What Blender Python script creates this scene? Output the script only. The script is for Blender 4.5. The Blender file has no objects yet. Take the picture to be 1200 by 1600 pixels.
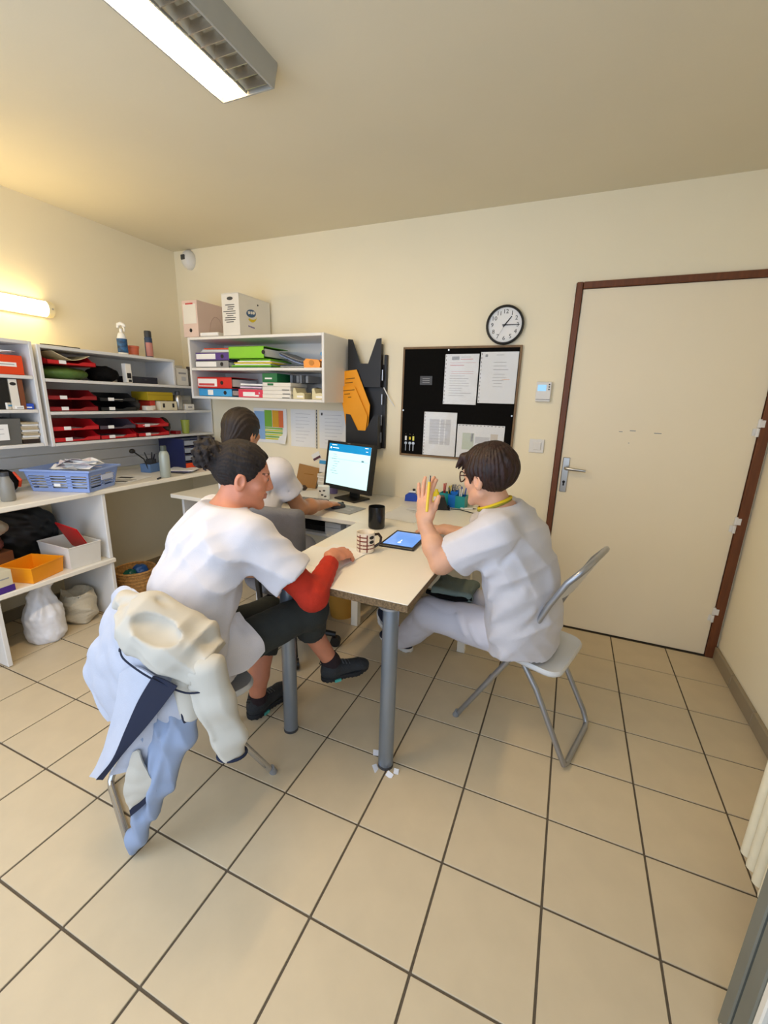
import bpy, bmesh, math, random
import numpy as np
from mathutils import Matrix, Vector
random.seed(7); RNG = np.random.RandomState(5)
SC = bpy.context.scene
COL = SC.collection
PI = math.pi

# ------------------------------------------------------------------ camera
def cam_matrix(yaw, pitch, roll, loc):
    R = Matrix.Rotation(yaw, 3, 'Z') @ Matrix.Rotation(pitch, 3, 'X') @ Matrix.Rotation(roll, 3, 'Y')
    M = Matrix.Identity(4)
    for r in range(3):
        M[r][0] = R[r][0]; M[r][1] = R[r][2]; M[r][2] = -R[r][1]; M[r][3] = loc[r]
    return M
cd = bpy.data.cameras.new('camera'); cam = bpy.data.objects.new('camera', cd); COL.objects.link(cam)
cd.sensor_fit = 'VERTICAL'; cd.sensor_height = 36.0; cd.lens = 671.6 * 36 / 1600
cd.clip_start = 0.02
cam.matrix_world = cam_matrix(0.3995, -0.2533, -0.030, (0.5057, -0.7496, 1.4174))
SC.camera = cam

# ------------------------------------------------------------------ world, light, exposure
SC.view_settings.view_transform = 'Standard'; SC.view_settings.look = 'None'
SC.view_settings.gamma = 1.0; SC.view_settings.exposure = 1.24
try: SC.view_settings.use_curve_mapping = False
except Exception: pass
W = bpy.data.worlds.new('world'); SC.world = W; W.use_nodes = True
bg = W.node_tree.nodes['Background']; bg.inputs[0].default_value = (0.62, 0.76, 1.0, 1); bg.inputs[1].default_value = 0.5

def area(name, loc, target, sx, sy, power, color):
    l = bpy.data.lights.new(name, 'AREA'); l.shape = 'RECTANGLE'; l.size = sx; l.size_y = sy
    l.energy = power; l.color = color
    o = bpy.data.objects.new(name, l); COL.objects.link(o); o.location = loc
    o.rotation_euler = (Vector(target) - Vector(loc)).to_track_quat('-Z', 'Y').to_euler()
    return o
# daylight falling through the glazed opening in the wall behind the photographer
area('daylight_left', (-1.45, -1.05, 1.45), (-1.05, 1.2, 0.7), 1.2, 1.8, 8.5, (0.72, 0.82, 1.0))
area('daylight_doorway', (0.25, -1.15, 1.30), (-0.1, 1.2, 0.8), 1.3, 2.0, 4.5, (0.76, 0.86, 1.0))

# ------------------------------------------------------------------ helpers
def lin(h):
    if isinstance(h, str):
        h = h.lstrip('#'); c = [int(h[i:i+2], 16) / 255 for i in (0, 2, 4)]
    else: c = list(h)
    return tuple((x / 12.92 if x <= 0.04045 else ((x + 0.055) / 1.055) ** 2.4) for x in c)
MATS = {}
def mat(name, col, rough=0.5, metal=0.0, var=0.06, vscale=6.0, bump=0.0, bscale=60.0, emit=None, estr=0.0,
        stretch=(1, 1, 1), spec=0.5, trans=0.0, alpha=1.0, sss=0.0, col2=None, sharp=False, sheen=0.0, coat=0.0):
    if name in MATS: return MATS[name]
    m = bpy.data.materials.new(name); m.use_nodes = True; nt = m.node_tree; N = nt.nodes; L = nt.links
    b = N['Principled BSDF']; c = lin(col)
    b.inputs['Roughness'].default_value = rough; b.inputs['Metallic'].default_value = metal
    b.inputs['Specular IOR Level'].default_value = spec
    b.inputs['Transmission Weight'].default_value = trans
    b.inputs['Alpha'].default_value = alpha
    if sss: b.inputs['Subsurface Weight'].default_value = sss; b.inputs['Subsurface Radius'].default_value = (0.01, 0.004, 0.002); b.inputs['Subsurface Scale'].default_value = 0.6
    if sheen: b.inputs['Sheen Weight'].default_value = sheen
    if coat: b.inputs['Coat Weight'].default_value = coat
    tc = N.new('ShaderNodeTexCoord'); mp = N.new('ShaderNodeMapping'); mp.inputs['Scale'].default_value = stretch
    L.new(tc.outputs['Object'], mp.inputs['Vector'])
    nz = N.new('ShaderNodeTexNoise'); nz.inputs['Scale'].default_value = vscale; nz.inputs['Detail'].default_value = 4
    L.new(mp.outputs[0], nz.inputs['Vector'])
    cr = N.new('ShaderNodeValToRGB')
    if col2 is None:
        lo = tuple(max(0, x * (1 - var)) for x in c); hi = tuple(min(1, x * (1 + var)) for x in c)
    else: lo, hi = c, lin(col2)
    cr.color_ramp.elements[0].color = (*lo, 1); cr.color_ramp.elements[1].color = (*hi, 1)
    cr.color_ramp.elements[0].position = 0.45 if sharp else 0.3; cr.color_ramp.elements[1].position = 0.55 if sharp else 0.7
    L.new(nz.outputs[0], cr.inputs[0]); L.new(cr.outputs[0], b.inputs['Base Color'])
    if bump:
        n2 = N.new('ShaderNodeTexNoise'); n2.inputs['Scale'].default_value = bscale; n2.inputs['Detail'].default_value = 3
        L.new(mp.outputs[0], n2.inputs['Vector'])
        bp = N.new('ShaderNodeBump'); bp.inputs['Strength'].default_value = bump; bp.inputs['Distance'].default_value = 0.01
        L.new(n2.outputs[0], bp.inputs['Height']); L.new(bp.outputs[0], b.inputs['Normal'])
    if emit is not None:
        b.inputs['Emission Color'].default_value = (*lin(emit), 1); b.inputs['Emission Strength'].default_value = estr
    MATS[name] = m
    return m

class MB:
    """collects shapes and links them as one mesh object"""
    def __init__(s): s.v = []; s.f = []
    def add(s, v, f):
        o = len(s.v); s.v += [tuple(map(float, p)) for p in v]; s.f += [tuple(i + o for i in q) for q in f]; return s
    def box(s, c, d, bev=0.0, rz=0.0, rot=None):
        hx, hy, hz = d[0] / 2, d[1] / 2, d[2] / 2
        if bev <= 0:
            v = [Vector((x * hx, y * hy, z * hz)) for x in (-1, 1) for y in (-1, 1) for z in (-1, 1)]
            f = [(0, 1, 3, 2), (4, 6, 7, 5), (0, 4, 5, 1), (2, 3, 7, 6), (0, 2, 6, 4), (1, 5, 7, 3)]
        else:
            bev = min(bev, hx * .95, hy * .95, hz * .95); h = (hx, hy, hz); v = []; ix = {}
            for x in (-1, 1):
                for y in (-1, 1):
                    for z in (-1, 1):
                        for a in range(3):
                            sg = (x, y, z); ix[(x, y, z, a)] = len(v)
                            v.append(Vector([sg[i] * (h[i] if i == a else h[i] - bev) for i in range(3)]))
            f = []
            for a in range(3):
                b, c_ = (a + 1) % 3, (a + 2) % 3
                for sg in (-1, 1):
                    q = []
                    for (p, r) in ((-1, -1), (1, -1), (1, 1), (-1, 1)):
                        k = [0, 0, 0]; k[a] = sg; k[b] = p; k[c_] = r; q.append(ix[(*k, a)])
                    f.append(tuple(q))
                for p in (-1, 1):
                    for r in (-1, 1):
                        k0 = [0, 0, 0]; k0[a] = -1; k0[b] = p; k0[c_] = r; k1 = list(k0); k1[a] = 1
                        f.append((ix[(*k0, b)], ix[(*k1, b)], ix[(*k1, c_)], ix[(*k0, c_)]))
            for x in (-1, 1):
                for y in (-1, 1):
                    for z in (-1, 1): f.append((ix[(x, y, z, 0)], ix[(x, y, z, 1)], ix[(x, y, z, 2)]))
        M = Matrix.Rotation(rz, 3, 'Z') if rot is None else rot
        c = Vector(c)
        return s.add([M @ p + c for p in v], f)
    def cyl(s, a, b, r0, r1=None, n=16, cap=True):
        return s.tube([a, b], [r0, r0 if r1 is None else r1], n, cap=cap)
    def tube(s, pts, r, n=10, cap=True, closed=False, flat=None):
        P = [Vector(p) for p in pts]; m = len(P)
        R = list(r) if isinstance(r, (list, tuple)) else [r] * m
        up = None; v = []
        for i in range(m):
            if closed: t = P[(i + 1) % m] - P[i - 1]
            else: t = P[min(i + 1, m - 1)] - P[max(i - 1, 0)]
            t.normalize()
            if up is None:
                up = Vector((0, 0, 1)) if abs(t.z) < 0.9 else Vector((1, 0, 0))
            x = up - t * up.dot(t)
            if x.length < 1e-6: x = t.orthogonal()
            x.normalize(); y = t.cross(x); up = x
            for k in range(n):
                a = 2 * PI * k / n
                v.append(P[i] + x * (R[i] * math.cos(a) * (flat or 1)) + y * (R[i] * math.sin(a)))
        f = []
        for i in range(m if closed else m - 1):
            j = (i + 1) % m
            for k in range(n):
                f.append((i * n + k, i * n + (k + 1) % n, j * n + (k + 1) % n, j * n + k))
        if cap and not closed:
            f.append(tuple(range(n))[::-1]); f.append(tuple(range((m - 1) * n, m * n)))
        return s.add(v, f)
    def lathe(s, prof, c=(0, 0, 0), n=24, capb=True, capt=False, sx=1, sy=1):
        v = []; m = len(prof)
        for r, z in prof:
            for k in range(n):
                a = 2 * PI * k / n; v.append((c[0] + r * math.cos(a) * sx, c[1] + r * math.sin(a) * sy, c[2] + z))
        f = [(i * n + k, i * n + (k + 1) % n, (i + 1) * n + (k + 1) % n, (i + 1) * n + k) for i in range(m - 1) for k in range(n)]
        if capb: f.append(tuple(range(n))[::-1])
        if capt: f.append(tuple(range((m - 1) * n, m * n)))
        return s.add(v, f)
    def prism(s, poly, o, ax, ay, az):
        """2-D polygon poly in the frame o, ax, ay thickened along vector az"""
        o, ax, ay, az = map(Vector, (o, ax, ay, az)); n = len(poly)
        v = [o + ax * p[0] + ay * p[1] for p in poly] + [o + ax * p[0] + ay * p[1] + az for p in poly]
        f = [tuple(range(n))[::-1], tuple(range(n, 2 * n))] + [(i, (i + 1) % n, (i + 1) % n + n, i + n) for i in range(n)]
        return s.add(v, f)
    def openbox(s, c, d, t=0.003, taper=0.0, rz=0.0, floor=True):
        """box without a lid, centre of base c, outer size d at the rim, walls of thickness t"""
        x, y, h = d[0] / 2, d[1] / 2, d[2]; k = 1 - taper
        def ring(a, b, z): return [(-a, -b, z), (a, -b, z), (a, b, z), (-a, b, z)]
        v = ring(x * k, y * k, 0) + ring(x, y, h) + ring(x - t, y - t, h) + ring(x * k - t, y * k - t, t)
        f = [(3, 2, 1, 0)]
        for r in range(3):
            for i in range(4): f.append((r * 4 + i, r * 4 + (i + 1) % 4, (r + 1) * 4 + (i + 1) % 4, (r + 1) * 4 + i))
        f.append((12, 13, 14, 15))
        M = Matrix.Rotation(rz, 3, 'Z'); c = Vector(c)
        return s.add([M @ Vector(p) + c for p in v], f)
    def build(s, name, m, parent=None, smooth=None, loc=None):
        me = bpy.data.meshes.new(name); me.from_pydata(s.v, [], s.f)
        bm = bmesh.new(); bm.from_mesh(me); bmesh.ops.recalc_face_normals(bm, faces=bm.faces); bm.to_mesh(me); bm.free()
        if smooth:
            for p in me.polygons: p.use_smooth = True
            me.set_sharp_from_angle(angle=math.radians(smooth))
        ms = m if isinstance(m, (list, tuple)) else [m]
        for x in ms: me.materials.append(x)
        o = bpy.data.objects.new(name, me); COL.objects.link(o)
        if parent is not None: o.parent = parent
        if loc is not None: o.location = loc
        return o
def tag(o, label=None, cat=None, group=None, kind=None):
    if label: o['label'] = label
    if cat: o['category'] = cat
    if group: o['group'] = group
    if kind: o['kind'] = kind
    return o
def thing(name, label, cat, loc=(0, 0, 0), rz=0.0, group=None):
    o = bpy.data.objects.new(name, None); o.empty_display_size = 0.05; COL.objects.link(o)
    o.location = loc; o.rotation_euler = (0, 0, rz)
    return tag(o, label, cat, group)
def text_mesh(txt, size, m, parent, loc, rot, name='printed_text', align='CENTER', ext=0.0002, loose=None):
    cu = bpy.data.curves.new(name, 'FONT'); cu.body = txt; cu.size = size; cu.align_x = align; cu.align_y = 'CENTER'; cu.extrude = ext
    cu.resolution_u = 2
    t = bpy.data.objects.new(name, cu); COL.objects.link(t)
    bpy.context.view_layer.update()
    me = bpy.data.meshes.new_from_object(t.evaluated_get(bpy.context.evaluated_depsgraph_get()))
    bpy.data.objects.remove(t); me.materials.clear(); me.materials.append(m); me.name = name
    o = bpy.data.objects.new(name, me); COL.objects.link(o); o.parent = parent; o.location = loc; o.rotation_euler = rot
    return o
def copy_tree(o, parent=None, label=None):
    c = o.copy(); COL.objects.link(c)
    if parent is not None: c.parent = parent
    if label: c['label'] = label
    for ch in list(o.children): copy_tree(ch, c)
    return c

# ------------------------------------------------------------------ signed distance modelling (bodies, cloth)
def smin(a, b, k):
    h = np.clip(0.5 + 0.5 * (b - a) / k, 0, 1); return b + (a - b) * h - k * h * (1 - h)
def V(*a): return np.array(a, dtype=np.float32)
def cone(p, a, b, ra, rb):
    a = V(*a); b = V(*b); ab = b - a; q = p - a
    h = np.clip((q @ ab) / float(ab @ ab + 1e-12), 0, 1)
    q = q - h[:, None] * ab
    return np.sqrt((q * q).sum(1)) - (ra + (rb - ra) * h)
def chain(p, pts, rs, k=0.02):
    d = None
    for i in range(len(pts) - 1):
        e = cone(p, pts[i], pts[i + 1], rs[i], rs[i + 1]); d = e if d is None else smin(d, e, k)
    return d
def ell(p, c, r, R=None):
    q = p - V(*c)
    if R is not None: q = q @ np.asarray(R, dtype=np.float32)      # columns of R = local axes
    r = V(*r); k0 = np.sqrt(((q / r) ** 2).sum(1)); k1 = np.sqrt(((q / (r * r)) ** 2).sum(1)) + 1e-9
    return k0 * (k0 - 1) / k1
def loft(p, pts, ws, ds, side, k=0.03):
    d = None; side = V(*side)
    for i in range(len(pts) - 1):
        a = V(*pts[i]); b = V(*pts[i + 1]); ab = b - a; q = p - a
        h = np.clip((q @ ab) / float(ab @ ab), 0, 1); q = q - h[:, None] * ab
        t = ab / np.sqrt(ab @ ab); s_ = side - t * (side @ t); s_ = s_ / np.sqrt(s_ @ s_); f_ = np.cross(t, s_)
        w = ws[i] + (ws[i + 1] - ws[i]) * h; dd = ds[i] + (ds[i + 1] - ds[i]) * h; m = np.minimum(w, dd)
        e = (np.sqrt(((q @ s_) / w) ** 2 + ((q @ f_) / dd) ** 2 + ((q @ t) / m) ** 2) - 1) * m
        d = e if d is None else smin(d, e, k)
    return d
_dirs = RNG.normal(size=(24, 3)).astype(np.float32); _ph = RNG.uniform(0, 6.28, 24).astype(np.float32)
def wob(p, scale, seed=0, n=5):
    d = 0
    for i in range(n):
        j = (i + seed * 5) % 24; d = d + np.sin((p @ _dirs[j]) * scale * (1 + 0.35 * i) + _ph[j] + seed)
    return d / n
def fold(p, a, b, w, amp):
    """raised (amp > 0) or sunk crease along the segment a-b"""
    d = cone(p, a, b, 0, 0); return -amp * np.exp(-(d / w) ** 2)
def crease(p, scale, seed=0, stretch=(1, 1, 1)):
    """cloth-like relief: broad swellings that meet in sharp valleys"""
    q = p * V(*stretch); u = np.abs(wob(q, scale, seed, 3)); return np.sqrt(u + .02) - .52
def ripple(p, n, k, warp=2.0, seed=0, lo=7.0):
    """drapery: waves across direction n, bent and faded by slow noise"""
    s = np.sin(k * (p @ V(*n)) + warp * wob(p, lo, seed, 3)); m = np.clip(wob(p, lo * 1.2, seed + 2, 3) + .45, 0, 1.2)
    return (1 - np.sqrt(np.maximum(0, .5 - .5 * s)) * 1.6) * m
def rbox(p, c, b, r):
    q = np.abs(p - V(*c)) - (V(*b) - r); return np.sqrt((np.maximum(q, 0) ** 2).sum(1)) + np.minimum(q.max(1), 0) - r
def surface(fn, lo, hi, h):
    lo = np.array(lo, np.float32); n = np.ceil((np.array(hi) - lo) / h).astype(int) + 1
    n = ((n + 3) // 4) * 4 + 1
    H = 4 * h; nc = (n - 1) // 4 + 1
    ax = [lo[i] + H * np.arange(nc[i], dtype=np.float32) for i in range(3)]
    G = np.stack(np.meshgrid(*ax, indexing='ij'), -1).reshape(-1, 3)
    Dc = fn(G).reshape(nc).astype(np.float32)
    near = np.abs(Dc) < H * 1.25
    cell = np.zeros(tuple(nc - 1), bool)
    for dx in (0, 1):
        for dy in (0, 1):
            for dz in (0, 1):
                sl = tuple(slice(d, d + m - 1) for d, m in zip((dx, dy, dz), nc))
                cell |= near[sl]
    fine = np.zeros(tuple(n), bool)
    up = cell.repeat(4, 0).repeat(4, 1).repeat(4, 2)
    for dx in (0, 1):
        for dy in (0, 1):
            for dz in (0, 1):
                fine[dx:dx + up.shape[0], dy:dy + up.shape[1], dz:dz + up.shape[2]] |= up
    base = Dc[:-1, :-1, :-1].repeat(4, 0).repeat(4, 1).repeat(4, 2)
    D = np.full(tuple(n), 1.0, np.float32); D[:-1, :-1, :-1] = base
    D = np.where(D < 0, -1.0, 1.0).astype(np.float32)
    idx = np.argwhere(fine)
    vals = np.empty(len(idx), np.float32)
    for s0 in range(0, len(idx), 400000):
        vals[s0:s0 + 400000] = fn(lo + h * idx[s0:s0 + 400000].astype(np.float32))
    D[fine] = vals
    D[[0, -1]] = np.abs(D[[0, -1]]) + 1e-4; D[:, [0, -1]] = np.abs(D[:, [0, -1]]) + 1e-4; D[:, :, [0, -1]] = np.abs(D[:, :, [0, -1]]) + 1e-4
    S = D < 0
    cs = np.zeros(tuple(n - 1), np.int8)
    offs = [(x, y, z) for x in (0, 1) for y in (0, 1) for z in (0, 1)]
    for o in offs: cs += S[o[0]:o[0] + n[0] - 1, o[1]:o[1] + n[1] - 1, o[2]:o[2] + n[2] - 1]
    act = np.argwhere((cs > 0) & (cs < 8))
    vid = np.full(tuple(n - 1), -1, np.int64); vid[tuple(act.T)] = np.arange(len(act))
    acc = np.zeros((len(act), 3), np.float64); cnt = np.zeros(len(act))
    for o in offs:
        for a in range(3):
            if o[a] == 1: continue
            o2 = list(o); o2[a] = 1
            d0 = D[act[:, 0] + o[0], act[:, 1] + o[1], act[:, 2] + o[2]]; d1 = D[act[:, 0] + o2[0], act[:, 1] + o2[1], act[:, 2] + o2[2]]
            c = (d0 < 0) != (d1 < 0)
            t = np.where(c, d0 / np.where(c, d0 - d1, 1), 0)
            P = np.array(o, float)[None].repeat(len(act), 0); P[:, a] = t
            acc += P * c[:, None]; cnt += c
    verts = lo + h * (act + acc / cnt[:, None])
    quads = []
    for a in range(3):
        b, c = (a + 1) % 3, (a + 2) % 3
        s0 = [slice(None)] * 3; s1 = [slice(None)] * 3; s0[a] = slice(0, -1); s1[a] = slice(1, None)
        A, B = S[tuple(s0)], S[tuple(s1)]
        e = np.argwhere(A != B); e = e[(e[:, b] > 0) & (e[:, c] > 0) & (e[:, b] < n[b] - 1) & (e[:, c] < n[c] - 1)]
        flip = A[tuple(e.T)]
        def cellid(db, dc):
            q = e.copy(); q[:, b] += db; q[:, c] += dc; return vid[tuple(q.T)]
        q = np.stack([cellid(-1, -1), cellid(0, -1), cellid(0, 0), cellid(-1, 0)], 1)
        q[~flip] = q[~flip][:, ::-1]; quads.append(q)
    return verts, np.concatenate(quads)
def sdf_obj(name, fns, mats, parent=None, matfn=None):
    """fns: list of (function, low corner, high corner, cell size); all land in one mesh"""
    vs = []; fs = []; o = 0
    for fn, lo, hi, h in fns:
        v, q = surface(fn, lo, hi, h); vs.append(v); fs.append(q + o); o += len(v)
    v = np.concatenate(vs); q = np.concatenate(fs)
    me = bpy.data.meshes.new(name)
    me.vertices.add(len(v)); me.vertices.foreach_set('co', v.astype(np.float32).ravel())
    me.loops.add(len(q) * 4); me.loops.foreach_set('vertex_index', q.astype(np.int32).ravel())
    me.polygons.add(len(q)); me.polygons.foreach_set('loop_start', np.arange(0, len(q) * 4, 4, dtype=np.int32))
    me.polygons.foreach_set('use_smooth', np.ones(len(q), bool))
    ms = mats if isinstance(mats, (list, tuple)) else [mats]
    for m in ms: me.materials.append(m)
    me.update(calc_edges=True)
    if matfn is not None: me.polygons.foreach_set('material_index', matfn(v[q].mean(1)).astype(np.int32))
    me.validate()
    ob = bpy.data.objects.new(name, me); COL.objects.link(ob)
    if parent is not None: ob.parent = parent
    return ob
def spline(P, n=5):
    A = np.array(P, float); m = len(A); out = []
    for i in range(m - 1):
        p0, p1, p2, p3 = A[max(i - 1, 0)], A[i], A[i + 1], A[min(i + 2, m - 1)]
        for t in np.arange(n) / n: out.append(0.5 * (2 * p1 + (p2 - p0) * t + (2 * p0 - 5 * p1 + 4 * p2 - p3) * t * t + (3 * p1 - p0 - 3 * p2 + p3) * t ** 3))
    return [tuple(x) for x in out] + [tuple(A[-1])]
def patch(ctrl, nu=6, nv=6, thick=0.004, wobble=0.0, ws=30, seed=0):
    """Catmull-Rom sheet through a grid of control points, with thickness; returns an MB"""
    A = np.array(ctrl, float)
    def up(A, n):
        m = A.shape[0]; out = []
        for i in range(m - 1):
            p0, p1, p2, p3 = A[max(i - 1, 0)], A[i], A[i + 1], A[min(i + 2, m - 1)]
            for t in np.arange(n) / n:
                out.append(0.5 * (2 * p1 + (p2 - p0) * t + (2 * p0 - 5 * p1 + 4 * p2 - p3) * t * t + (3 * p1 - p0 - 3 * p2 + p3) * t ** 3))
        out.append(A[-1]); return np.array(out)
    B = up(A, nu); B = np.swapaxes(up(np.swapaxes(B, 0, 1), nv), 0, 1)
    n, m = B.shape[:2]
    du = np.gradient(B, axis=0); dv = np.gradient(B, axis=1); N = np.cross(du, dv); N /= np.linalg.norm(N, axis=2, keepdims=True) + 1e-9
    if wobble: B = B + N * (wobble * 2 * crease(B.reshape(-1, 3).astype(np.float32), ws, seed).reshape(n, m, 1))
    T = B - N * thick
    o = MB(); v = list(B.reshape(-1, 3)) + list(T.reshape(-1, 3)); f = []; k = n * m
    for i in range(n - 1):
        for j in range(m - 1):
            a, b, c, d = i * m + j, i * m + j + 1, (i + 1) * m + j + 1, (i + 1) * m + j
            f.append((a, b, c, d)); f.append((a + k, d + k, c + k, b + k))
    rim = [(0, j) for j in range(m)] + [(i, m - 1) for i in range(1, n)] + [(n - 1, j) for j in range(m - 2, -1, -1)] + [(i, 0) for i in range(n - 2, 0, -1)]
    rim = [i * m + j for i, j in rim]
    for a, b in zip(rim, rim[1:] + rim[:1]): f.append((a, a + k, b + k, b))
    return o.add(v, f)

# ================================================================== materials
M_wall = mat('wall_paint', '#f4e9cb', 0.75, var=0.015, vscale=2, bump=0.05, bscale=180)
M_ceil = mat('ceiling_paint', '#e0d6bb', 0.85, var=0.015, vscale=2, bump=0.04, bscale=160)
M_tile = mat('floor_tile', '#d0be9d', 0.42, var=0.035, vscale=9, bump=0.03, bscale=40, spec=0.35)
M_grout = mat('grout', '#5f5444', 0.9, var=0.12, vscale=30)
M_plinth = mat('plinth_tile', '#94866d', 0.45, var=0.06)
M_door = mat('door_paint', '#f2e5c8', 0.5, var=0.012, vscale=3)
M_brown = mat('brown_frame_wood', '#6a3a1c', 0.5, var=0.18, vscale=12, stretch=(6, 6, 0.6))
M_steel = mat('brushed_steel', '#b9b7b2', 0.3, 0.9, var=0.05)
M_white = mat('white_laminate', '#e6e4df', 0.45, var=0.015)
M_whiteb = mat('white_paint_board', '#dad9d6', 0.5, var=0.03, vscale=8)
M_cream = mat('cream_laminate', '#efe9da', 0.38, var=0.015)
M_chip = mat('chipboard', '#8d7350', 0.85, col2='#5d4a31', vscale=160, bump=0.4, bscale=200)
M_black = mat('black_plastic', '#141414', 0.4, var=0.1)
M_softblk = mat('black_felt', '#100f0e', 0.95, var=0.15, vscale=60, spec=0.1)
M_dgrey = mat('dark_grey_plastic', '#3c3d40', 0.5)
M_grey = mat('grey_plastic', '#8b8c8d', 0.5)
M_paper = mat('white_paper', '#eeeeec', 0.7, var=0.02)
M_print = mat('printed_grey', '#9b9b9b', 0.8)
M_ink = mat('ink_black', '#1c1b1b', 0.7)
M_red = mat('red_plastic', '#c0141c', 0.38, var=0.05)
M_dred = mat('dark_red_plastic', '#8a1016', 0.4, var=0.05)
M_blackt = mat('black_tray_plastic', '#161617', 0.38)
M_purp = mat('plum_tray_plastic', '#4b3f4b', 0.4)
M_or = mat('orange_card', '#e2430f', 0.55)
M_yel = mat('orange_yellow_plastic', '#f29a10', 0.4)
M_blue = mat('blue_plastic', '#1f49b4', 0.4)
M_lblue = mat('pale_blue_plastic', '#93a8d8', 0.45)
M_green = mat('lime_plastic', '#74c414', 0.4)
M_dgreen = mat('dark_green_card', '#0f6b3c', 0.5)
M_purple = mat('violet_card', '#4b2c86', 0.5)
M_sky = mat('sky_blue_card', '#3f9fdb', 0.5)
M_yellow = mat('yellow_card', '#d9c022', 0.5)
M_cardb = mat('brown_cardboard', '#a77b45', 0.8, var=0.08)
M_carton = mat('white_carton', '#e3dfd5', 0.7, var=0.03)
M_pink = mat('pale_pink_carton', '#dcc4b7', 0.75, var=0.03)
M_bag = mat('thin_white_polythene', '#e9eaee', 0.3, var=0.03, bump=0.15, bscale=40)
M_tote = mat('beige_canvas', '#c8bda4', 0.9, var=0.08, bump=0.3, bscale=120)
M_wick = mat('wicker', '#b98a4e', 0.8, var=0.3, vscale=60, bump=0.5, bscale=90)
M_clear = mat('clear_plastic_film', '#f2f4f6', 0.08, alpha=0.22, var=0.0, spec=0.8, bump=0.25, bscale=14)
M_silver = mat('silver_paint', '#a7a9ad', 0.32, 0.75, var=0.04)
M_leg = mat('blue_grey_metal', '#8d98a6', 0.3, 0.7, var=0.03)
M_seat = mat('pale_vinyl', '#d9d8d4', 0.45, var=0.02)

def structure(o): o['kind'] = 'structure'; return o
XL, XR, YB, YF, ZC = -2.600, 1.455, 2.113, -0.80, 2.522

# ------------------------------------------------------------------ floor of square tiles, one object each
fl = structure(MB().box(((XL + XR) / 2, (YF + YB) / 2 - .05, -0.022), (XR - XL + .2, YB - YF + .35, 0.036)).build('floor', M_grout))
tile_mesh = {}
T = 0.30; G = 0.0035
for i in range(-9, 5):
    for j in range(-3, 7):
        x0, x1 = max(i * T + G, XL), min((i + 1) * T - G, XR); y0, y1 = max(j * T + G, YF), min((j + 1) * T - G, YB)
        if x1 - x0 < 0.02 or y1 - y0 < 0.02: continue
        key = (round(x1 - x0, 3), round(y1 - y0, 3))
        loc = ((x0 + x1) / 2, (y0 + y1) / 2, 0)
        if key not in tile_mesh:
            o = MB().box((0, 0, -0.003), (key[0], key[1], 0.006), 0.0012).build('tile', M_tile, fl, loc=loc); tile_mesh[key] = o.data
        else:
            o = bpy.data.objects.new('tile', tile_mesh[key]); COL.objects.link(o); o.parent = fl; o.location = loc
        o.location.z += random.uniform(-0.0004, 0.0004)
# ------------------------------------------------------------------ walls and ceiling
b = MB()
b.box(((XL + .43) / 2 - .05, YB + .06, ZC / 2), (.43 - XL + .1, .12, ZC))
b.box(((1.448 + XR) / 2 + .05, YB + .06, ZC / 2), (XR - 1.448 + .1, .12, ZC))
b.box(((.43 + 1.448) / 2, YB + .06, (ZC + 2.088) / 2), (1.018, .12, ZC - 2.088))
b.box(((.43 + 1.448) / 2, YB + .115, 1.044), (1.018, .01, 2.088))
structure(b.build('wall_back', M_wall))
wl = structure(MB().box((XL - .05, (YF + YB) / 2, ZC / 2), (.1, YB - YF, ZC)).build('wall_left', M_wall))
for k in range(3):
    MB().box((XL + .006, .62, .873 + .036 + k * .0735), (.012, 2.96, .071), .003).build('plank', M_whiteb, wl)
structure(MB().box((XR + .05, (YF + YB) / 2, ZC / 2), (.1, YB - YF, ZC)).build('wall_right', M_wall))
b = MB()
b.box(((XL - 2.1) / 2, YF - .06, ZC / 2), (-2.1 - XL, .12, ZC)); b.box(((1.1 + XR) / 2, YF - .06, ZC / 2), (XR - 1.1, .12, ZC))
b.box((-.50, YF - .06, (2.4 + ZC) / 2), (3.2, .12, ZC - 2.4)); structure(b.build('wall_front', M_wall))
structure(MB().box(((XL + XR) / 2, (YF + YB) / 2, ZC + .04), (XR - XL + .2, YB - YF + .3, .08)).build('ceiling', M_ceil))
bb = structure(MB().box((XR - .006, .665, .038), (.012, 2.88, .076), .002).build('baseboard_right', M_grout))
for k in range(9):
    MB().box((XR - .009, YB - .02 - .15 - k * .3, .04), (.018, .296, .079), .003).build('plinth_tile', M_plinth, bb)
bb = structure(MB().box(((XL + .43) / 2, YB - .005, .038), (.43 - XL - .03, .010, .076), .002).build('baseboard_back', M_grout))
for k in range(10):
    MB().box((.42 - .15 - k * .3, YB - .0085, .04), (.296, .017, .079), .003).build('plinth_tile', M_plinth, bb)
structure(MB().box((XL + .007, .665, .038), (.014, 2.85, .076), .003).build('baseboard_left', M_plinth))
# ------------------------------------------------------------------ brown framed door in the back wall
d1 = bpy.data.objects.new('door_1', None); COL.objects.link(d1); d1.location = (.933, YB, 0); structure(d1)
MB().box((0, .012, 1.030), (.930, .036, 2.044), .002).build('door_leaf', M_door, d1)
MB().box((-.484, .008, 1.044), (.032, .056, 2.088), .003).build('frame_jamb', M_brown, d1)
MB().box((.490, .008, 1.044), (.044, .056, 2.088), .003).build('frame_jamb', M_brown, d1)
MB().box((.003, .008, 2.071), (.937, .056, .034), .003).build('frame_head', M_brown, d1)
hp = MB().box((-.432, -.009, 1.008), (.040, .008, .215), .0035).build('handle_plate', M_steel, d1, smooth=40)
MB().tube([(-.432, -.012, 1.052), (-.432, -.050, 1.052), (-.425, -.056, 1.052), (-.320, -.056, 1.046)], [.009, .009, .010, .008], 12).build('lever_handle', M_steel, hp, smooth=50)
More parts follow.
